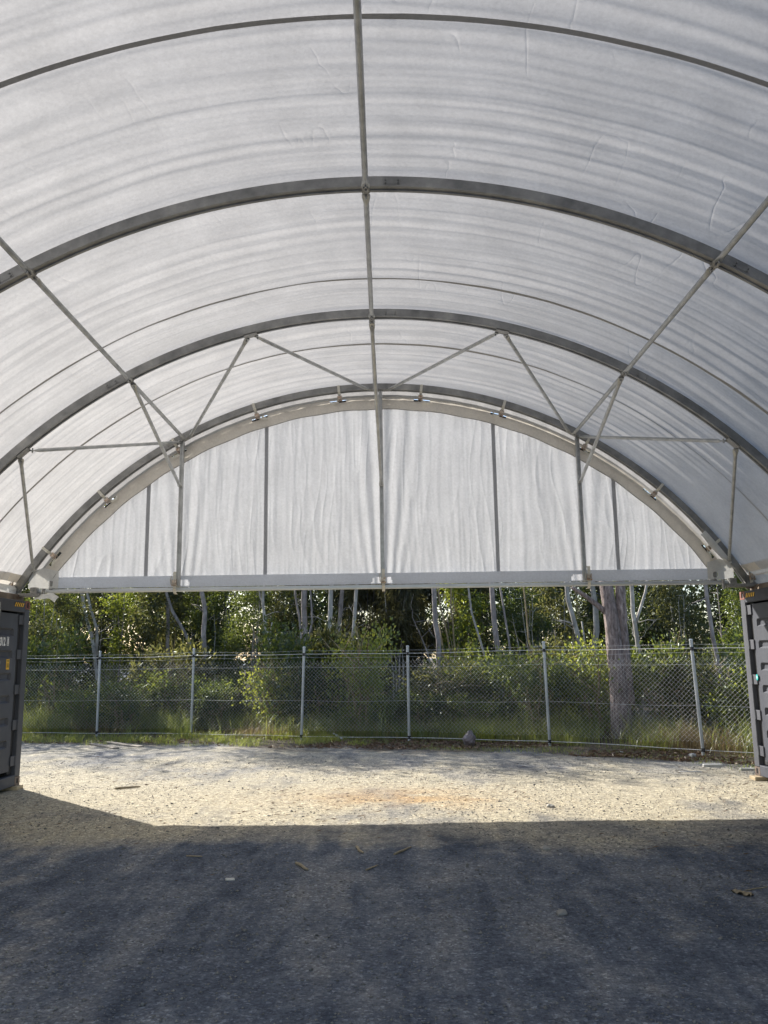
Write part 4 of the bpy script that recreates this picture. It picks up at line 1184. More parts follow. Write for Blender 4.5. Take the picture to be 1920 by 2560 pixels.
def trunk_tree(name, label, keys, bark, H, crown=None, leaf='leaf_a', flare=1.25, cr=1.0, twigs=0, seed=1, sides=10, cast=1):
    """a tree whose stems follow the measured polylines and go on above to height H, with a crown"""
    rng = random.Random(seed)
    x, y, z = TR[keys[0]][1][0]
    t = empty(name, (x, y, gz1(x, y)), label, 'tree', 'trees of the wood behind the fence')
    mb = MB(); tips = []
    for q, k in enumerate(keys):
        r, pts = TR[k]
        pts = [Vector(p) for p in pts]
        if pts[0].z > pts[-1].z: pass
        jit = [p + Vector((rng.uniform(-.012, .012), rng.uniform(-.03, .03), 0)) for p in pts]
        if q == 0:
            jit.insert(0, Vector((jit[0].x, jit[0].y, gz1(jit[0].x, jit[0].y) - .12)))
            d = (jit[-1] - jit[-3]).normalized(); top = jit[-1]
            n = 5; hh = max(H - top.z, .4)
            for i in range(1, n + 1):
                dd = (d * (1 - i / n) + Vector((0, 0, 1))).normalized()
                top = top + dd * hh / n + Vector((rng.uniform(-.08, .08), rng.uniform(-.08, .08), 0)); jit.append(top)
        elif pts[-1].z > 3.05 and 'limb' not in k:
            d = (jit[-1] - jit[-2]).normalized(); top = jit[-1]
            for i in range(1, 4):
                top = top + (d + Vector((0, 0, .8))).normalized() * .5 + Vector((rng.uniform(-.1, .1), rng.uniform(-.1, .1), 0)); jit.append(top)
        n = len(jit); rr = []
        for i, p in enumerate(jit):
            tt = i / (n - 1)
            w = r * (1.08 - .22 * tt) if q == 0 else r * (1.05 - .35 * tt)
            if bark == 'bark_big' and q == 0: w = r * max(.55, 1.04 - .115 * max(p.z, 0))
            if q == 0 and i < 2: w *= flare
            if q == 0 and p.z > H - 1.5: w *= max(.25, (H + .3 - p.z) / 1.8)
            rr.append(w * rng.uniform(.95, 1.05))
        rdg = None
        if bark == 'bark_big':
            fine, fr = [], []                      # furrowed bark: many short rings with ridged radius
            for a_, b_, ra, rb in zip(jit, jit[1:], rr, rr[1:]):
                m_ = max(1, int((b_ - a_).length / .05))
                for i_ in range(m_): fine.append(a_.lerp(b_, i_ / m_)); fr.append(ra + (rb - ra) * i_ / m_)
            fine.append(jit[-1]); fr.append(rr[-1]); jit, rr = fine, fr
            rdg = lambda an, z: 1 + .075 * float(vnoise(np.array([an * 5.2 + .7 * math.sin(z * 3)]), np.array([z * 2.3 + q * 7]), 5)[0]) + .03 * float(vnoise(np.array([an * 11]), np.array([z * 6.0]), 9)[0])
        mb.tube(jit, rr, (44 if rdg else sides) if r > .04 else 6, ridge=rdg)
        tips.append(jit[-1])
    # side twigs, bare
    r, pts = TR[keys[0]]
    for i in range(twigs):
        p = Vector(rng.choice(pts[2:])); a = rng.uniform(-1, 1); L = rng.uniform(.3, .9)
        q = p + Vector((a * L, rng.uniform(-.3, .3), L * rng.uniform(.1, .7)))
        mid = p.lerp(q, .5) + Vector((rng.uniform(-.06, .06), 0, rng.uniform(-.06, .1)))
        mb.tube([p, mid, q], [.012, .009, .004], 4)
        for _ in range(2):
            e = q + Vector((rng.uniform(-.25, .25), rng.uniform(-.1, .1), rng.uniform(-.1, .25)))
            mb.tube([mid.lerp(q, rng.random()), e], [.005, .002], 3)
    mb.build('trunk', M[bark], t, sides > 6)
    for q in range(cast if crown is not None else 0):  # extra crown copies above the view, added to thicken the cast shade
        top = Vector(tips[0]) + Vector((rng.uniform(-.5, .5), rng.uniform(-.5, .5), -.5)) * q
        c = mobj("crown", CAN[(crown + q) % 3], M[leaf], t); c.material_slots[0].link = "OBJECT"; c.material_slots[0].material = M[leaf]
        c.location = Vector(top) - t.location + Vector((0, 0, .2)); c.scale = (cr, cr, cr * .9); c.rotation_euler = (0, 0, seed + 2 * q)
    return t
B = 'bark_'
trunk_tree('forked_tree', 'pale grey tree forking low into two close stems behind the leftmost fence post in view', ['pale_fork_l', 'pale_fork_l_b'], B + 'pale', 9.6, 0, 'leaf_b', cr=1.15, cast=6, seed=1, twigs=3)
trunk_tree('straight_tree', 'straight dark grey trunk standing between the two leftmost fence posts', ['dark_straight'], B + 'grey', 10.2, 1, 'leaf_a', cr=1.1, cast=6, seed=2, twigs=3)
trunk_tree('slanted_tree', 'slim grey trunk slanting up to the left behind the second fence post', ['slanted'], B + 'grey', 5.6, 2, 'leaf_a', cr=0.35, seed=3, twigs=5)
trunk_tree('bent_tree', 'lilac grey trunk with a knotty kink just right of the second fence post', ['lilac_bent'], B + 'grey', 9.0, 0, 'leaf_b', cr=1.2, cast=6, seed=4, twigs=4)
trunk_tree('dark_tree', 'thick dark brown trunk in shade right behind the kinked lilac grey trunk', ['dark_wide_a'], B + 'dark', 9, 1, 'leaf_a', seed=5)
trunk_tree('dark_tree', 'thick dark brown trunk in shade just left of the kinked lilac grey trunk', ['dark_wide_b'], B + 'dark', 9, 2, 'leaf_a', seed=6)
trunk_tree('crooked_tree', 'slender pale trunk curving in an S with small forked stubs left of the third post', ['s_curve', 's_curve_b', 's_curve_c'], B + 'pale', 5.0, 0, 'leaf_b', cr=0.3, seed=7, twigs=5)
trunk_tree('grey_tree', 'stout grey trunk with thin side stems behind the third fence post', ['grey_main', 'grey_main_b', 'grey_main_c'], B + 'grey', 5.6, 1, 'leaf_n', cr=0.4, seed=8, twigs=9)
trunk_tree('lichen_tree', 'straight pale grey lichen spotted trunk right of the third fence post', ['lichen'], B + 'pale', 5.6, 2, 'leaf_b', cr=0.35, seed=9, twigs=5)
trunk_tree('grey_tree', 'grey trunk bowed slightly between the lichen spotted trunk and the right leaning one', ['back_lean'], B + 'grey', 5.8, 0, 'leaf_n', cr=0.4, seed=10, twigs=5)
trunk_tree('leaning_tree', 'slim pale trunk leaning up to the right left of the central gable strap', ['lean_right'], B + 'pale', 5.4, 1, 'leaf_n', cr=0.35, seed=11, twigs=5)
trunk_tree('purple_tree', 'purplish grey straight trunk right of the fourth fence post with lime leaves beside it', ['purple_a'], B + 'grey', 5.4, 2, 'leaf_a', cr=0.35, seed=12, twigs=2)
trunk_tree('sapling', 'thin tan sapling stem leaning left beside the purplish trunk with lime leaves', ['sapling_a', 'sapling_b'], B + 'tan', 6, 0, 'leaf_c', seed=13, cr=.3)
trunk_tree('sapling', 'thin tan sapling stem rising upright mid bay, right of the fourth post', ['sapling_c'], B + 'tan', 6, 1, 'leaf_c', seed=14, cr=.3)
trunk_tree('dead_stem', 'thin bare dark stem leaning left beside the fourth fence post', ['thin_dark'], B + 'grey', 3.6, None, seed=15, twigs=6)
trunk_tree('diagonal_sapling', 'thin pale stem slanting across the bay left of the plain purplish trunk', ['diag_pale'], B + 'pale', 6, 2, 'leaf_c', seed=16, cr=.3)
trunk_tree('purple_tree', 'plain purplish grey straight trunk left of the fifth fence post', ['purple_b'], B + 'grey', 5.6, 0, 'leaf_a', cr=0.35, seed=17, twigs=2)
trunk_tree('thin_tree', 'thin grey stem running close beside the plain purplish trunk left of the fifth post', ['thin_beside'], B + 'grey', 7, 1, 'leaf_a', seed=18, cr=.35)
trunk_tree('thin_tree', 'wiry tan stem with a kink right beside the fifth fence post', ['thin_tan'], B + 'tan', 5.5, 2, 'leaf_c', seed=19, cr=.3, twigs=4)
trunk_tree('curved_tree', 'pale curved trunk with a broken side branch left of the big rough barked tree', ['curved', 'curved_b', 'curved_c'], B + 'pale', 8.2, 0, 'leaf_b', seed=20, twigs=3)
trunk_tree('pale_tree', 'pale peeling trunk close behind the left edge of the big rough barked tree', ['mid_pale'], B + 'pale', 8.0, 1, 'leaf_b', seed=21, twigs=3)
trunk_tree('big_tree', 'big rough barked tree splitting into two stems with a limb to the left', ['big_l', 'big_r', 'big_limb'], B + 'big', 8.6, 2, 'leaf_b', flare=1.18, cr=1.1, seed=22, sides=18)
trunk_tree('white_tree', 'slim white blotched trunk forking right of the big rough barked tree', ['white_fork', 'white_fork_b'], B + 'pale', 5.2, 0, 'leaf_n', cr=0.4, seed=23, twigs=5)
trunk_tree('right_tree', 'slim grey trunk with a bare side branch near the teal dot container', ['right_thin', 'right_thin_b'], B + 'grey', 5.4, 1, 'leaf_a', cr=0.4, seed=24, twigs=3)
trunk_tree('hanging_stem', 'short pale broken stem hanging beside the bare side branch near the teal dot container', ['hanging'], B + 'tan', 4.2, None, seed=25, flare=1.0) if False else None

def stems_mesh(seed, H, n, spread):
    rng = random.Random(seed); mb = MB()
    for i in range(n):
        a = rng.uniform(0, 6.28); r0 = rng.uniform(.0, .12)
        p0 = (r0 * math.cos(a), r0 * math.sin(a), -.1)
        p1 = (spread * rng.uniform(.3, 1) * math.cos(a), spread * rng.uniform(.3, 1) * math.sin(a), H * rng.uniform(.75, 1))
        pts = wobble_path(rng, p0, p1, 7, .07)
        mb.tube(pts, [.030 * (1 - .8 * k / 7) + .004 for k in range(8)], 5)
        for k in range(2, 8):
            for _ in range(2):
                q = pts[k] + Vector((rng.uniform(-.6, .6), rng.uniform(-.5, .5), rng.uniform(-.05, .5)))
                mb.tube([pts[k], pts[k].lerp(q, .5) + Vector((0, 0, rng.uniform(-.05, .08))), q], [.010, .007, .002], 3)
    return mb.mesh('trunk')
SAPT = [stems_mesh(300 + k, 5.4, 3 + k % 2, .8) for k in range(3)]
SHRT = [stems_mesh(320 + k, 1.1, 5, .6) for k in range(2)]

def sapling(name, label, x, y, s, mesh, tm, leaf, bark, rz, group='leafy saplings filling the wood behind the fence', sz=1.0, kind='tree'):
    t = empty(name, (x, y, gz1(x, y)), label, kind, group)
    for me, mt, nm in ((tm, M[B + bark], 'trunk'), (mesh, M[leaf], 'crown')):
        o = bpy.data.objects.new(nm, me)
        if len(me.materials) == 0: me.materials.append(mt)
        link(o, t)
        o.material_slots[0].link = 'OBJECT'; o.material_slots[0].material = mt
    t.scale = (s, s, s * sz); t.rotation_euler = (0, 0, rz)
    return t
SLEAF = ['leaf_a', 'leaf_b', 'leaf_a', 'leaf_c', 'leaf_b', 'leaf_a', 'leaf_far']
rs = random.Random(77)
k = 0
SHORT = [(-.355, 'forked pale grey tree'), (-.263, 'straight dark grey trunk'), (-.218, 'kinked lilac grey trunk'), (-.14, 'S curved pale trunk'), (-.098, 'stout grey trunk'),
         (-.068, 'lichen spotted trunk'), (-.04, 'right leaning slim trunk'), (.06, 'purplish trunk with lime leaves'), (.13, 'plain purplish trunk'), (.175, 'kinked wiry tan stem'),
         (.23, 'pale curved trunk'), (.275, 'big rough barked tree'), (.30, 'white blotched trunk'), (.39, 'slim trunk with bare side branch')]
TINT = {'leaf_a': 'dark green', 'leaf_b': 'olive', 'leaf_c': 'lime', 'leaf_n': 'fine needled', 'leaf_far': 'deep shaded'}
used_labels = {}
def sap_label(px, py, leaf, row):
    q = px / py
    if row > 1 or abs(q) > .46: return 'slender leafy tree deep in the shaded wood behind the trunks'
    s, nm = min(SHORT, key=lambda e: abs(e[0] - q))
    l = '%s leafy tree behind the %s, %s row, %s' % (TINT[leaf], nm, ('first', 'second')[row], 'slightly left' if q < s else 'slightly right')
    if l in used_labels: l = l.replace('slightly', 'further')
    used_labels[l] = 1
    return l
for Y, dx, sc in ((27.8, 2.3, .80), (31.0, 2.5, 1.02), (35.2, 2.7, 1.15), (39.5, 3.0, 1.35)):
    x = -.56 * Y
    while x < .50 * Y:
        px, py = x + rs.uniform(-.5, .5), Y + rs.uniform(-1.1, 1.1)
        needle = abs(px / py - .02) < .075 and Y < 32
        me = NEED[k % 2] if needle else SAP[k % 5]
        lf_ = 'leaf_n' if needle else SLEAF[k % 7] if Y < 29 else ('leaf_a', 'leaf_far', 'leaf_b')[k % 3] if Y < 33 else 'leaf_far'
        sapling('leafy_tree', sap_label(px, py, lf_, 0 if Y < 29 else 1 if Y < 33 else 2), px, py, sc * rs.uniform(.88, 1.12), me, SAPT[k % 3],
                lf_, ('grey', 'dark', 'pale')[k % 3], rs.uniform(0, 6.28))
        k += 1; x += dx * rs.uniform(.8, 1.2)
front = [
    ('slender leafy sapling at the left end, beside the numbered container', -9.9, 24.6, 0.79, SAP[0], 'leaf_b'),
    ('dark leafy tree between the numbered container and the forked pale tree', -11.0, 26.6, 0.83, SAP[3], 'leaf_a'),
    ('large leaved sapling right of the forked pale grey tree', -7.75, 26.9, 0.79, SAP[1], 'leaf_b'),
    ('leafy green tree with glossy leaves between the second and third fence posts', -4.1, 25.4, 0.83, SAP[2], 'leaf_a'),
    ('olive needle tree with drooping sprays behind the fourth fence post', .25, 25.6, 0.81, NEED[0], 'leaf_n'),
    ('dark drooping needle tree left of the fourth fence post', -.55, 26.6, 0.83, NEED[1], 'leaf_n'),
    ('yellow green sapling between the two purplish trunks', 2.25, 25.2, 0.79, SAP[4], 'leaf_c'),
    ('dense glossy leaved tree between the fifth post and the pale curved trunk', 4.2, 24.6, 0.79, SAP[0], 'leaf_a'),
    ('dark broad leaved tree between the forked white trunk and the slim right trunk', 6.6, 22.6, 0.73, SAP[2], 'leaf_a'),
    ('dark leafy tree filling the gap beside the teal dot container', 8.9, 21.6, 0.73, SAP[3], 'leaf_a'),
    ('loose olive leaved tree behind the big rough barked tree', 5.4, 26.2, 0.83, SAP[1], 'leaf_b'),
]
for i, (lb_, x, y, s, me, lf) in enumerate(front):
    sapling('leafy_tree', lb_, x, y, s, me, SAPT[i % 3], lf, ('grey', 'pale', 'dark')[i % 3], 1.3 * i)
# taller open-crowned trees further back; first one nearer, unseen, added to cast shade
for i, (x, y, H) in enumerate(((-12.4, 25.2, 7.4), (-9.5, 36, 11), (-4.2, 37.5, 12), (.8, 36, 11), (6.2, 35, 11), (-13, 40, 13), (-1.8, 41, 13.5), (8.5, 40, 13))):
    t = empty('tall_tree', (x, y, gz1(x, y)), 'tall straight tree standing far back in the wood', 'tree', 'tall trees far back in the wood')
    rg = random.Random(500 + i)
    MB().tube(wobble_path(rg, (x, y, -.1), (x + rg.uniform(-.5, .5), y, H), 8, .05), [.17 * (1 - .08 * q) for q in range(9)], 8).build('trunk', M[B + ('grey', 'dark', 'pale')[i % 3]], t, True)
    for j in range(4 if i == 0 else 2):
        o = bpy.data.objects.new('crown', CAN[(i + j) % 3]); link(o, t)
        o.location = (rg.uniform(-.9, .9), rg.uniform(-.8, .8), H - 2.0 + (.5 if i == 0 else 1.6) * j); o.scale = (1.4, 1.4, 1.2); o.rotation_euler = (0, 0, i + 2 * j)
        o.material_slots[0].link = 'OBJECT'; o.material_slots[0].material = M['leaf_far']

# low shrubs behind the fence, bay by bay
BAY = ['end', 'left', 'second', 'third', 'fourth', 'fifth', 'right']
ORD = ['first', 'second', 'third', 'fourth', 'fifth', 'sixth']
rs = random.Random(5)
k = 0
for bi in range(1, 8):
    xa, xb = FX[bi], FX[bi + 1]
    n = 4
    bayname = ['', 'bay beside the numbered container', 'bay right of the leftmost post', 'bay left of the third post', 'bay right of the third post',
               'bay right of the fourth post', 'bay left of the big tree', 'bay beside the teal dot container'][bi]
    for j in range(n):
        x = xa + (xb - xa) * (j + .5 + rs.uniform(-.3, .3)) / n
        y = float(fence_y(x)) + rs.uniform(1.3, 2.2) + (j % 2) * rs.uniform(.8, 1.6)
        if abs(x - 4.9) < 1.0: y += 1.3
        s = rs.uniform(.65, 1.3)
        t = sapling('shrub', '%s shrub in the fence %s, %s from left' % (('green leafy', 'olive', 'lime leaved', 'small leaved')[k % 4], bayname, ORD[j]),
                    x, y, s, SHR[k % 4], SHRT[k % 2], ('leaf_a', 'leaf_b', 'leaf_c', 'leaf_a')[k % 4], 'tan', rs.uniform(0, 6.28), 'low shrubs behind the fence', rs.uniform(.55, 1.6), 'shrub')
        k += 1
# lit vines and bushy clumps against trunks
for lb_, x, y, s, sz, me, lf in (('bright lime bushy shrub at the foot of the grey trunks beside the third post', -1.75, 21.6, 1.0, 1.55, SHR[1], 'leaf_c'),
                                 ('tall lime bushy shrub among the tan sapling stems right of the fourth post', 1.95, 22.6, .9, 1.8, SHR[2], 'leaf_c'),
                                 ('dense dark green shrub below the tan sapling stems right of the fourth post', 2.2, 20.6, 1.1, 1.1, SHR[0], 'leaf_a'),
                                 ('leafy shrub with pale leaves beside the fifth post', 3.9, 19.6, .9, 1.45, SHR[3], 'leaf_b')):
    sapling('bush', lb_, x, y, s, me, SHRT[0], lf, 'tan', s * 9, 'low shrubs behind the fence', sz, 'shrub')

# far wood: one mass of foliage closing the view
def far_wood():
    rng = rngs(9)
    n = 5200
    x = rng.uniform(-46, 42, n); y = rng.uniform(42, 64, n)
    z = rng.uniform(0, 1, n) ** .8 * (9.5 + 3 * fbm(x * .12, y * .12, 2, 8))
    c = np.stack([x, y, z], 1)
    p, d = clustered(rng, c, 12, .42)
    d = d + rng.normal(size=d.shape) * .3
    ln = rng.uniform(.22, .42, len(p))
    V, F = leaf_arrays(p, d, ln, ln * rng.uniform(.4, .7, len(p)), rng)
    tag(mobj('far_wood', mesh_np('far_wood', V, F), M['leaf_far']), kind='stuff')
far_wood()

# ------------------------------------------------------------------ grass, litter, gravel
def blades(name, x, y, h, w, lean, mat, seed, bend=1.0, obj_kind='stuff'):
    rng = rngs(seed); n = len(x)
    z = ground_z(x, y) - .01
    a = rng.uniform(0, 2 * PI, n); s = np.stack([np.cos(a), np.sin(a), 0 * a], 1)
    b = a + PI / 2 + rng.normal(size=n) * .5
    dr = np.stack([np.cos(b), np.sin(b), 0 * b], 1)
    base = np.stack([x, y, z], 1)
    rings = []
    for t, ww in ((0, 1), (.45, .85), (.8, .5), (1, .06)):
        off = lean[:, None] * dr * (t ** 2) * h[:, None] * bend
        c = base + off; c[:, 2] += h * t * (1 - .35 * np.minimum(1, lean * bend) * t)
        rings += [c - s * (w * ww)[:, None] * .5, c + s * (w * ww)[:, None] * .5]
    V = np.stack(rings, 1).reshape(-1, 3)
    q = (np.arange(n) * 8)[:, None]
    F = np.stack([q + np.array([[2 * k, 2 * k + 1, 2 * k + 3, 2 * k + 2]]) for k in range(3)], 1).reshape(-1, 4)
    return mesh_np(name, V, F)

rg = rngs(31)
def patchy(n, x0, x1, d0, d1, thr, sc=1.1, seed=0):
    x = rg.uniform(x0, x1, n); dd = rg.uniform(d0, d1, n); y = fence_y(x) + dd + .55 * fbm(x * .9, dd * .7, 3, seed + 5) * (dd < 0)
    k = fbm(x * sc, y * sc, 3, seed) + rg.uniform(-.15, .15, n) > thr
    return x[k], y[k]
# short verge grass along the foot of the fence
x, y = patchy(34000, -9.5, 8, -1.7, .5, .03, 1.3, 41)
kk = (x < 0) | (rg.uniform(0, 1, len(x)) < .4); x, y = x[kk], y[kk]
h = rg.uniform(.03, .12, len(x)) * (1 + 1.1 * np.clip(fbm(x * 1.7, y * 1.7, 2, 43), 0, 1)) * np.where(x < 0, 1.25, .8)
tag(mobj('verge_grass', blades('verge_grass', x, y, h, rg.uniform(.004, .009, len(x)), rg.uniform(.2, 1.1, len(x)), None, 1), M['grass']), kind='stuff')
# lusher tufts on the left verge, sunlit yellow put into their colour
x, y = patchy(13000, -8.6, .2, -1.3, .25, .17, 1.7, 47)
h = rg.uniform(.06, .26, len(x)) * np.where(x < -1, 1, .65)
tag(mobj('verge_tuft_grass', blades('verge_tuft_grass', x, y, h, rg.uniform(.005, .010, len(x)), rg.uniform(.3, 1.2, len(x)), None, 2), M['grass_lime']), kind='stuff')
# tall grass and weeds behind the fence
x, y = patchy(42000, -12, 10, .15, 3.6, -.12, .9, 51)
h = rg.uniform(.2, .62, len(x)) * (.75 + .8 * np.clip(.5 + fbm(x * .9, y * .9, 2, 53), 0, 1.2))
tag(mobj('tall_grass', blades('tall_grass', x, y, h, rg.uniform(.006, .013, len(x)), rg.uniform(.2, 1.0, len(x)), None, 3), M['grass']), kind='stuff')
# dry stalks, mostly towards the right bays and in front of the third post
x, y = patchy(5200, -9, 8.5, .1, 1.9, .10, .9, 61)
x2 = rg.normal(5.75, .45, 900); y2 = fence_y(x2) + rg.uniform(.5, 1.6, 900)
x3 = rg.normal(-2.9, .5, 900); y3 = fence_y(x3) + rg.uniform(.1, .9, 900)
x = np.concatenate([x, x2, x3]); y = np.concatenate([y, y2, y3])
h = rg.uniform(.2, .65, len(x)); h[-900:] *= .55
le = rg.uniform(.2, 1.5, len(x)); le[-900:] *= 1.6
tag(mobj('dry_grass', blades('dry_grass', x, y, h, rg.uniform(.004, .009, len(x)), le, None, 4), M['grass_dry']), kind='stuff')
# leaf litter
x, y = patchy(26000, -9, 8, -1.5, .5, -.08, 1.0, 71)
k = rg.uniform(0, 1, len(x)) < np.clip(.22 + .13 * (x + 2), .15, 1)
x, y = x[k], y[k]
p = np.stack([x, y, ground_z(x, y) + .008], 1)
a = rg.uniform(0, 2 * PI, len(x)); d = np.stack([np.cos(a), np.sin(a), rg.uniform(-.1, .45, len(x))], 1)
ln = rg.uniform(.04, .11, len(x))
V, F = leaf_arrays(p, d, ln, ln * rg.uniform(.3, .5, len(x)), rngs(8))
tag(mobj('leaf_litter', mesh_np('leaf_litter', V, F), M['litter']), kind='stuff')
# straw and bark shreds on the sunlit gravel
n = 2600
x = rg.uniform(-6, 6, n); y = rg.normal(11, 1.9, n); kk = (y > 7) & (y < fence_y(x) - .5) & (fbm(x * .8, y * .8, 3, 81) > -.1); x, y = x[kk], y[kk]
a = rg.normal(0, .5, len(x)); d = np.stack([np.cos(a), np.sin(a), rg.uniform(-.02, .12, len(x))], 1)
ln = rg.uniform(.02, .10, len(x)) * rg.uniform(.4, 1, len(x))
V, F = leaf_arrays(np.stack([x, y, ground_z(x, y) + .006], 1), d, ln, np.maximum(ln * .12, .004), rngs(18))
tag(mobj('straw_litter', mesh_np('straw_litter', V, F), M['litter']), kind='stuff')
# loose stones
def stones(name, n, ymax, smin, smax, seed, power):
    rng = rngs(seed)
    y = 2.2 + (ymax - 2.2) * rng.uniform(0, 1, n) ** power
    x = rng.uniform(-1, 1, n) * np.minimum(.52 * y + .4, 7.5)
    k = (fbm(x * .9, y * .6, 3, 33) + rng.uniform(-.3, .3, n) > -.12) & (y < fence_y(x) - .6) & (np.abs(x) < 5.15 + 9 * (y > 12.4))
    x, y = x[k], y[k]; n = len(x)
    s = rng.uniform(0, 1, n) ** 2.2 * (smax - smin) + smin
    o = np.array([[1, 0, 0], [-1, 0, 0], [0, 1, 0], [0, -1, 0], [0, 0, 1], [0, 0, -1]], float)
    a = rng.uniform(0, 2 * PI, n); ca, sa = np.cos(a), np.sin(a)
    q = o[None] * rng.uniform(.6, 1.15, (n, 6, 3)) + rng.normal(size=(n, 6, 3)) * .22
    q = q * s[:, None, None] * np.array([1.15, .9, .62])
    X = q[..., 0] * ca[:, None] - q[..., 1] * sa[:, None]; Y = q[..., 0] * sa[:, None] + q[..., 1] * ca[:, None]
    V = np.stack([X + x[:, None], Y + y[:, None], q[..., 2] + (ground_z(x, y) + s * .25)[:, None]], -1).reshape(-1, 3)
    f = np.array([[0, 2, 4], [2, 1, 4], [1, 3, 4], [3, 0, 4], [2, 0, 5], [1, 2, 5], [3, 1, 5], [0, 3, 5]])
    F = ((np.arange(n) * 6)[:, None, None] + f[None]).reshape(-1, 3)
    tag(mobj(name, mesh_np(name, V, F), M['stone']), kind='stuff')
stones('gravel', 62000, 15.5, .0025, .012, 3, 1.35)
stones('pebbles', 2600, 15.5, .007, .021, 6, 1.1)

# ------------------------------------------------------------------ single plants and litter that stand out
def clump(name, label, x, y, n, h, w, lean, mat, seed, rad=.12):
    r = rngs(seed)
    xx = x + r.normal(size=n) * rad; yy = y + r.normal(size=n) * rad * .8
    me = blades(name, xx, yy, r.uniform(h * .5, h, n), r.uniform(w * .6, w, n), r.uniform(lean[0], lean[1], n), None, seed)
    o = mobj(name, me, M[mat])
    me.transform(Matrix.Translation((-x, -y, 0))); o.location = (x, y, 0)
    tag(o, label, 'grass', 'grass clumps standing out along the fence')
clump('grass_clump', 'bright lime sunlit grass clump just right of the grey plastic bag', 2.0, 17.75, 130, .62, .014, (.2, 1.0), 'grass_lime', 11, .14)
clump('grass_clump', 'tall reedy grass clump with broad blades behind the fence left of the fourth post', -.15, 18.9, 26, 1.25, .026, (.3, 1.1), 'grass', 12, .16)
clump('grass_clump', 'arching broad bladed lime weed just right of the leftmost fence post', -6.2, 20.1, 12, .72, .030, (.6, 1.3), 'grass_lime', 13, .08)
clump('grass_clump', 'upright green tussock at the foot of the second fence post', -4.7, 19.5, 60, .62, .012, (.1, .7), 'grass', 14, .12)
clump('grass_clump', 'straw coloured dry tussock behind the fence left of the rightmost post', 5.35, 15.95, 90, .75, .010, (.1, .8), 'grass_dry', 15, .22)
clump('grass_clump', 'green arching tussock beside the fifth fence post', 3.75, 17.2, 110, .6, .012, (.4, 1.2), 'grass', 16, .25)
clump('grass_clump', 'low green grass tuft beside the teal dot container corner', 5.75, 13.2, 120, .16, .009, (.4, 1.2), 'grass', 17, .2)

def plank(label, p, q, w, h, mat='oldwood', lift=0.0):
    p, q = Vector((*p, 0)), Vector((*q, 0)); c = (p + q) / 2; d = q - p
    o = MB().box((0, 0, h / 2), (d.length, w, h), bev=.004).build('timber_plank', M[mat], None)
    o.location = (c.x, c.y, gz1(c.x, c.y) + lift); o.rotation_euler = (0, .01, math.atan2(d.y, d.x))
    return tag(o, label, 'plank', 'old planks on the gravel')
plank('long weathered plank lying on the gravel before the left bay, behind the short one', (-6.15, 18.55), (-5.12, 17.62), .15, .035)
plank('short grey plank lying nearer than the long weathered plank by the left bay', (-6.35, 18.25), (-5.55, 17.36), .14, .03)

def bag():
    x, y = 1.60, 16.92
    mb = bpy.data.meshes.new('plastic_bag')
    import bmesh
    bm = bmesh.new(); bmesh.ops.create_icosphere(bm, subdivisions=5, radius=1)
    for v in bm.verts:
        c = v.co.copy()
        t = (c.z + 1) / 2
        rad = (.118 * (1 - .55 * max(0, t - .55) / .45) * (.72 + .35 * min(1, t * 3.2)))
        ph = math.atan2(c.y, c.x)
        cr = 1 + .12 * math.sin(2 * ph + 5 * c.z) + .08 * abs(math.sin(3.5 * ph - 7 * c.z + 1)) + .06 * abs(math.sin(6 * ph + 9 * c.z)) + .03 * math.sin(15 * ph + 13 * c.z)
        n = math.hypot(c.x, c.y) + 1e-6
        k = n ** .6
        v.co = Vector((c.x / n * k * rad * cr + .045 * max(0, t - .5), c.y / n * k * rad * .8 * cr, .335 * t + .012 * math.sin(5 * ph) * (1 - abs(c.z))))
        if t > .86: v.co.z += .025 * math.sin(2 * ph + .6)
    bm.to_mesh(mb); bm.free()
    mb.polygons.foreach_set('use_smooth', [True] * len(mb.polygons))
    o = mobj('plastic_bag', mb, M['bag'])
    o.location = (x, y, gz1(x, y) - .01); o.scale = (.92, .92, .92)
    tag(o, 'crumpled grey brown bag slumped upright on the leaf litter by the fence', 'bag')
bag()
def crumple(name, label, cat, x, y, z, size, mat, seed, group=None):
    rng = rngs(seed); nx, ny = 9, 7
    P = []
    for i in range(nx):
        P.append([Vector(((i / 8 - .5) * size[0] + rng.normal() * size[0] * .03, (j / 6 - .5) * size[1] + rng.normal() * size[1] * .04,
                          size[2] * (.5 + .5 * math.sin(i * 1.7 + seed) * math.cos(j * 1.9 + seed)) + rng.uniform(0, .004))) for j in range(ny)])
    # lower sheet closes the form so it has thickness
    n = MB().grid(P)
    n.grid([[p - Vector((0, 0, .004)) for p in row][::-1] for row in P])
    o = n.build(name, M[mat], None, True)
    o.location = (x, y, z); o.rotation_euler = (0, 0, seed * 1.1)
    return tag(o, label, cat, group)
o = crumple('white_rag', 'twisted white rag caught on the bottom cable right of the third post', 'rag', -1.11, 18.43, .075, (.24, .10, .05), 'rag', 3)
o.rotation_euler = (0, .55, 0)
for lb_, x, y, sz, rz in (('pale flat offcut on the bare soil left of the other offcuts by the right post', 4.57, 13.02, (.34, .035, .012), .03),
                          ('chunky pale offcut nearest the foot of the rightmost fence post', 5.10, 13.52, (.30, .07, .05), -.04),
                          ('pale offcut half in the grass beside the teal dot container corner', 5.52, 13.05, (.36, .07, .035), -.1),
                          ('small white broken block on the soil left of the rightmost post foot', 5.22, 14.72, (.10, .08, .07), .4)):
    o = MB().box((0, 0, sz[2] / 2), sz, bev=.006).build('offcut', M['rag'], None)
    o.location = (x, y, gz1(x, y) - .004); o.rotation_euler = (0, 0, rz)
    tag(o, lb_, 'offcut', 'pale offcuts near the right fence post')
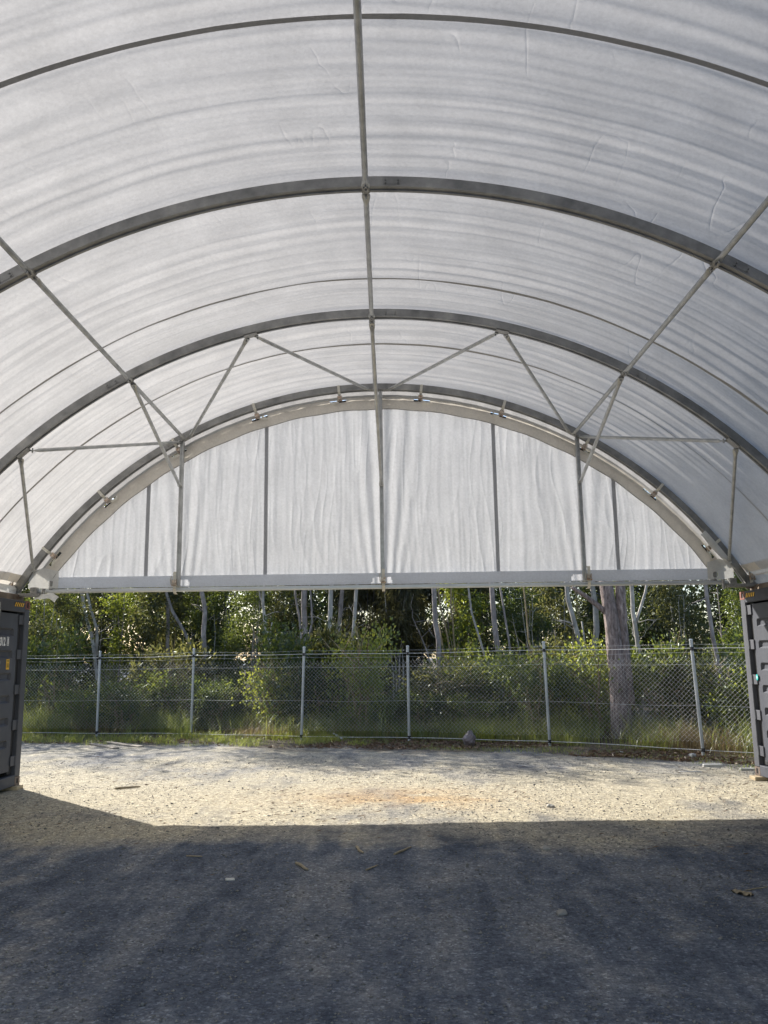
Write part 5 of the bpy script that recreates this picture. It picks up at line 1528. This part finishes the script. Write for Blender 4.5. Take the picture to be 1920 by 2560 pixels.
o = crumple('litter_scrap', 'thin white scrap lying among the brown litter left of the big tree', 'scrap', 4.25, 15.6, gz1(4.25, 15.6), (.20, .08, .02), 'rag', 5)
def stick(label, p, q, r, seed, grp='dry sticks lying on the gravel'):
    rng = random.Random(seed)
    a, b = Vector((*p, 0)), Vector((*q, 0)); L = (b - a).length
    c = (a + b) / 2; d = (b - a).normalized(); s = Vector((-d.y, d.x, 0))
    pts = [d * L * (t - .5) + s * rng.uniform(-.008, .008) + Vector((0, 0, r * 1.1)) for t in (0, .25, .5, .75, 1)]
    o = MB().tube(pts, [r, r * 1.05, r, r * .9, r * .7], 7).build('stick', M['twig'], None)
    o.location = (c.x, c.y, gz1(c.x, c.y)); tag(o, label, 'stick', grp)
stick('stubby straw coloured stick on the dark gravel nearest the viewer, left of centre', (-.811, 7.572), (-.696, 7.349), .013, 1)
stick('short thick stick on the shaded gravel close below the sunlit edge, at centre', (-.320, 8.150), (-.249, 7.908), .012, 2)
stick('longest straw stick slanting on the shaded gravel right of centre', (.034, 7.877), (.197, 8.154), .010, 3)
stick('thin short stick below the longest straw stick', (-.208, 7.324), (-.120, 7.470), .007, 4)
stick('dark thin stick in the sun near the numbered container', (-3.811, 11.95), (-3.50, 12.09), .014, 5)
stick('tiny pale straw lying flat on the shade at the left', (-1.85, 7.90), (-1.70, 7.89), .006, 6)
stick('pale forked twig end beside the curled leaf at the right', (2.66, 6.60), (2.86, 6.68), .005, 7)
o = crumple('dry_leaf', 'curled grey dry leaf on the gravel at the right beside the pale twig', 'leaf', 2.60, 6.52, gz1(2.6, 6.52), (.15, .06, .03), 'twig', 2)
o = MB().box((0, 0, .006), (.075, .045, .014), bev=.005).build('white_chip', M['rag'], None)
o.location = (-1.304, 7.112, gz1(-1.304, 7.112)); o.rotation_euler = (.05, .04, .2)
tag(o, 'small white chip lying alone on the dark gravel', 'chip')
for lb_, x, y, s, sd in (('flat grey stone on the shaded gravel right of centre', 1.18, 6.10, .045, 1), ('small grey stone just inside the shade edge at the right', 1.43, 8.0, .05, 2),
                         ('dark clod lying in the sun right of the orange stain', 1.9, 10.2, .05, 3)):
    rng = rngs(sd + 50); import bmesh
    bm = bmesh.new(); bmesh.ops.create_icosphere(bm, subdivisions=2, radius=s)
    for v in bm.verts:
        v.co = v.co * (1 + .25 * math.sin(v.co.x * 70 + sd) * math.cos(v.co.y * 60)); v.co.z *= .5
    me = bpy.data.meshes.new('stone'); bm.to_mesh(me); bm.free()
    o = mobj('stone', me, M['stone']); o.location = (x, y, gz1(x, y) + s * .2); tag(o, lb_, 'stone', 'loose stones on the gravel')
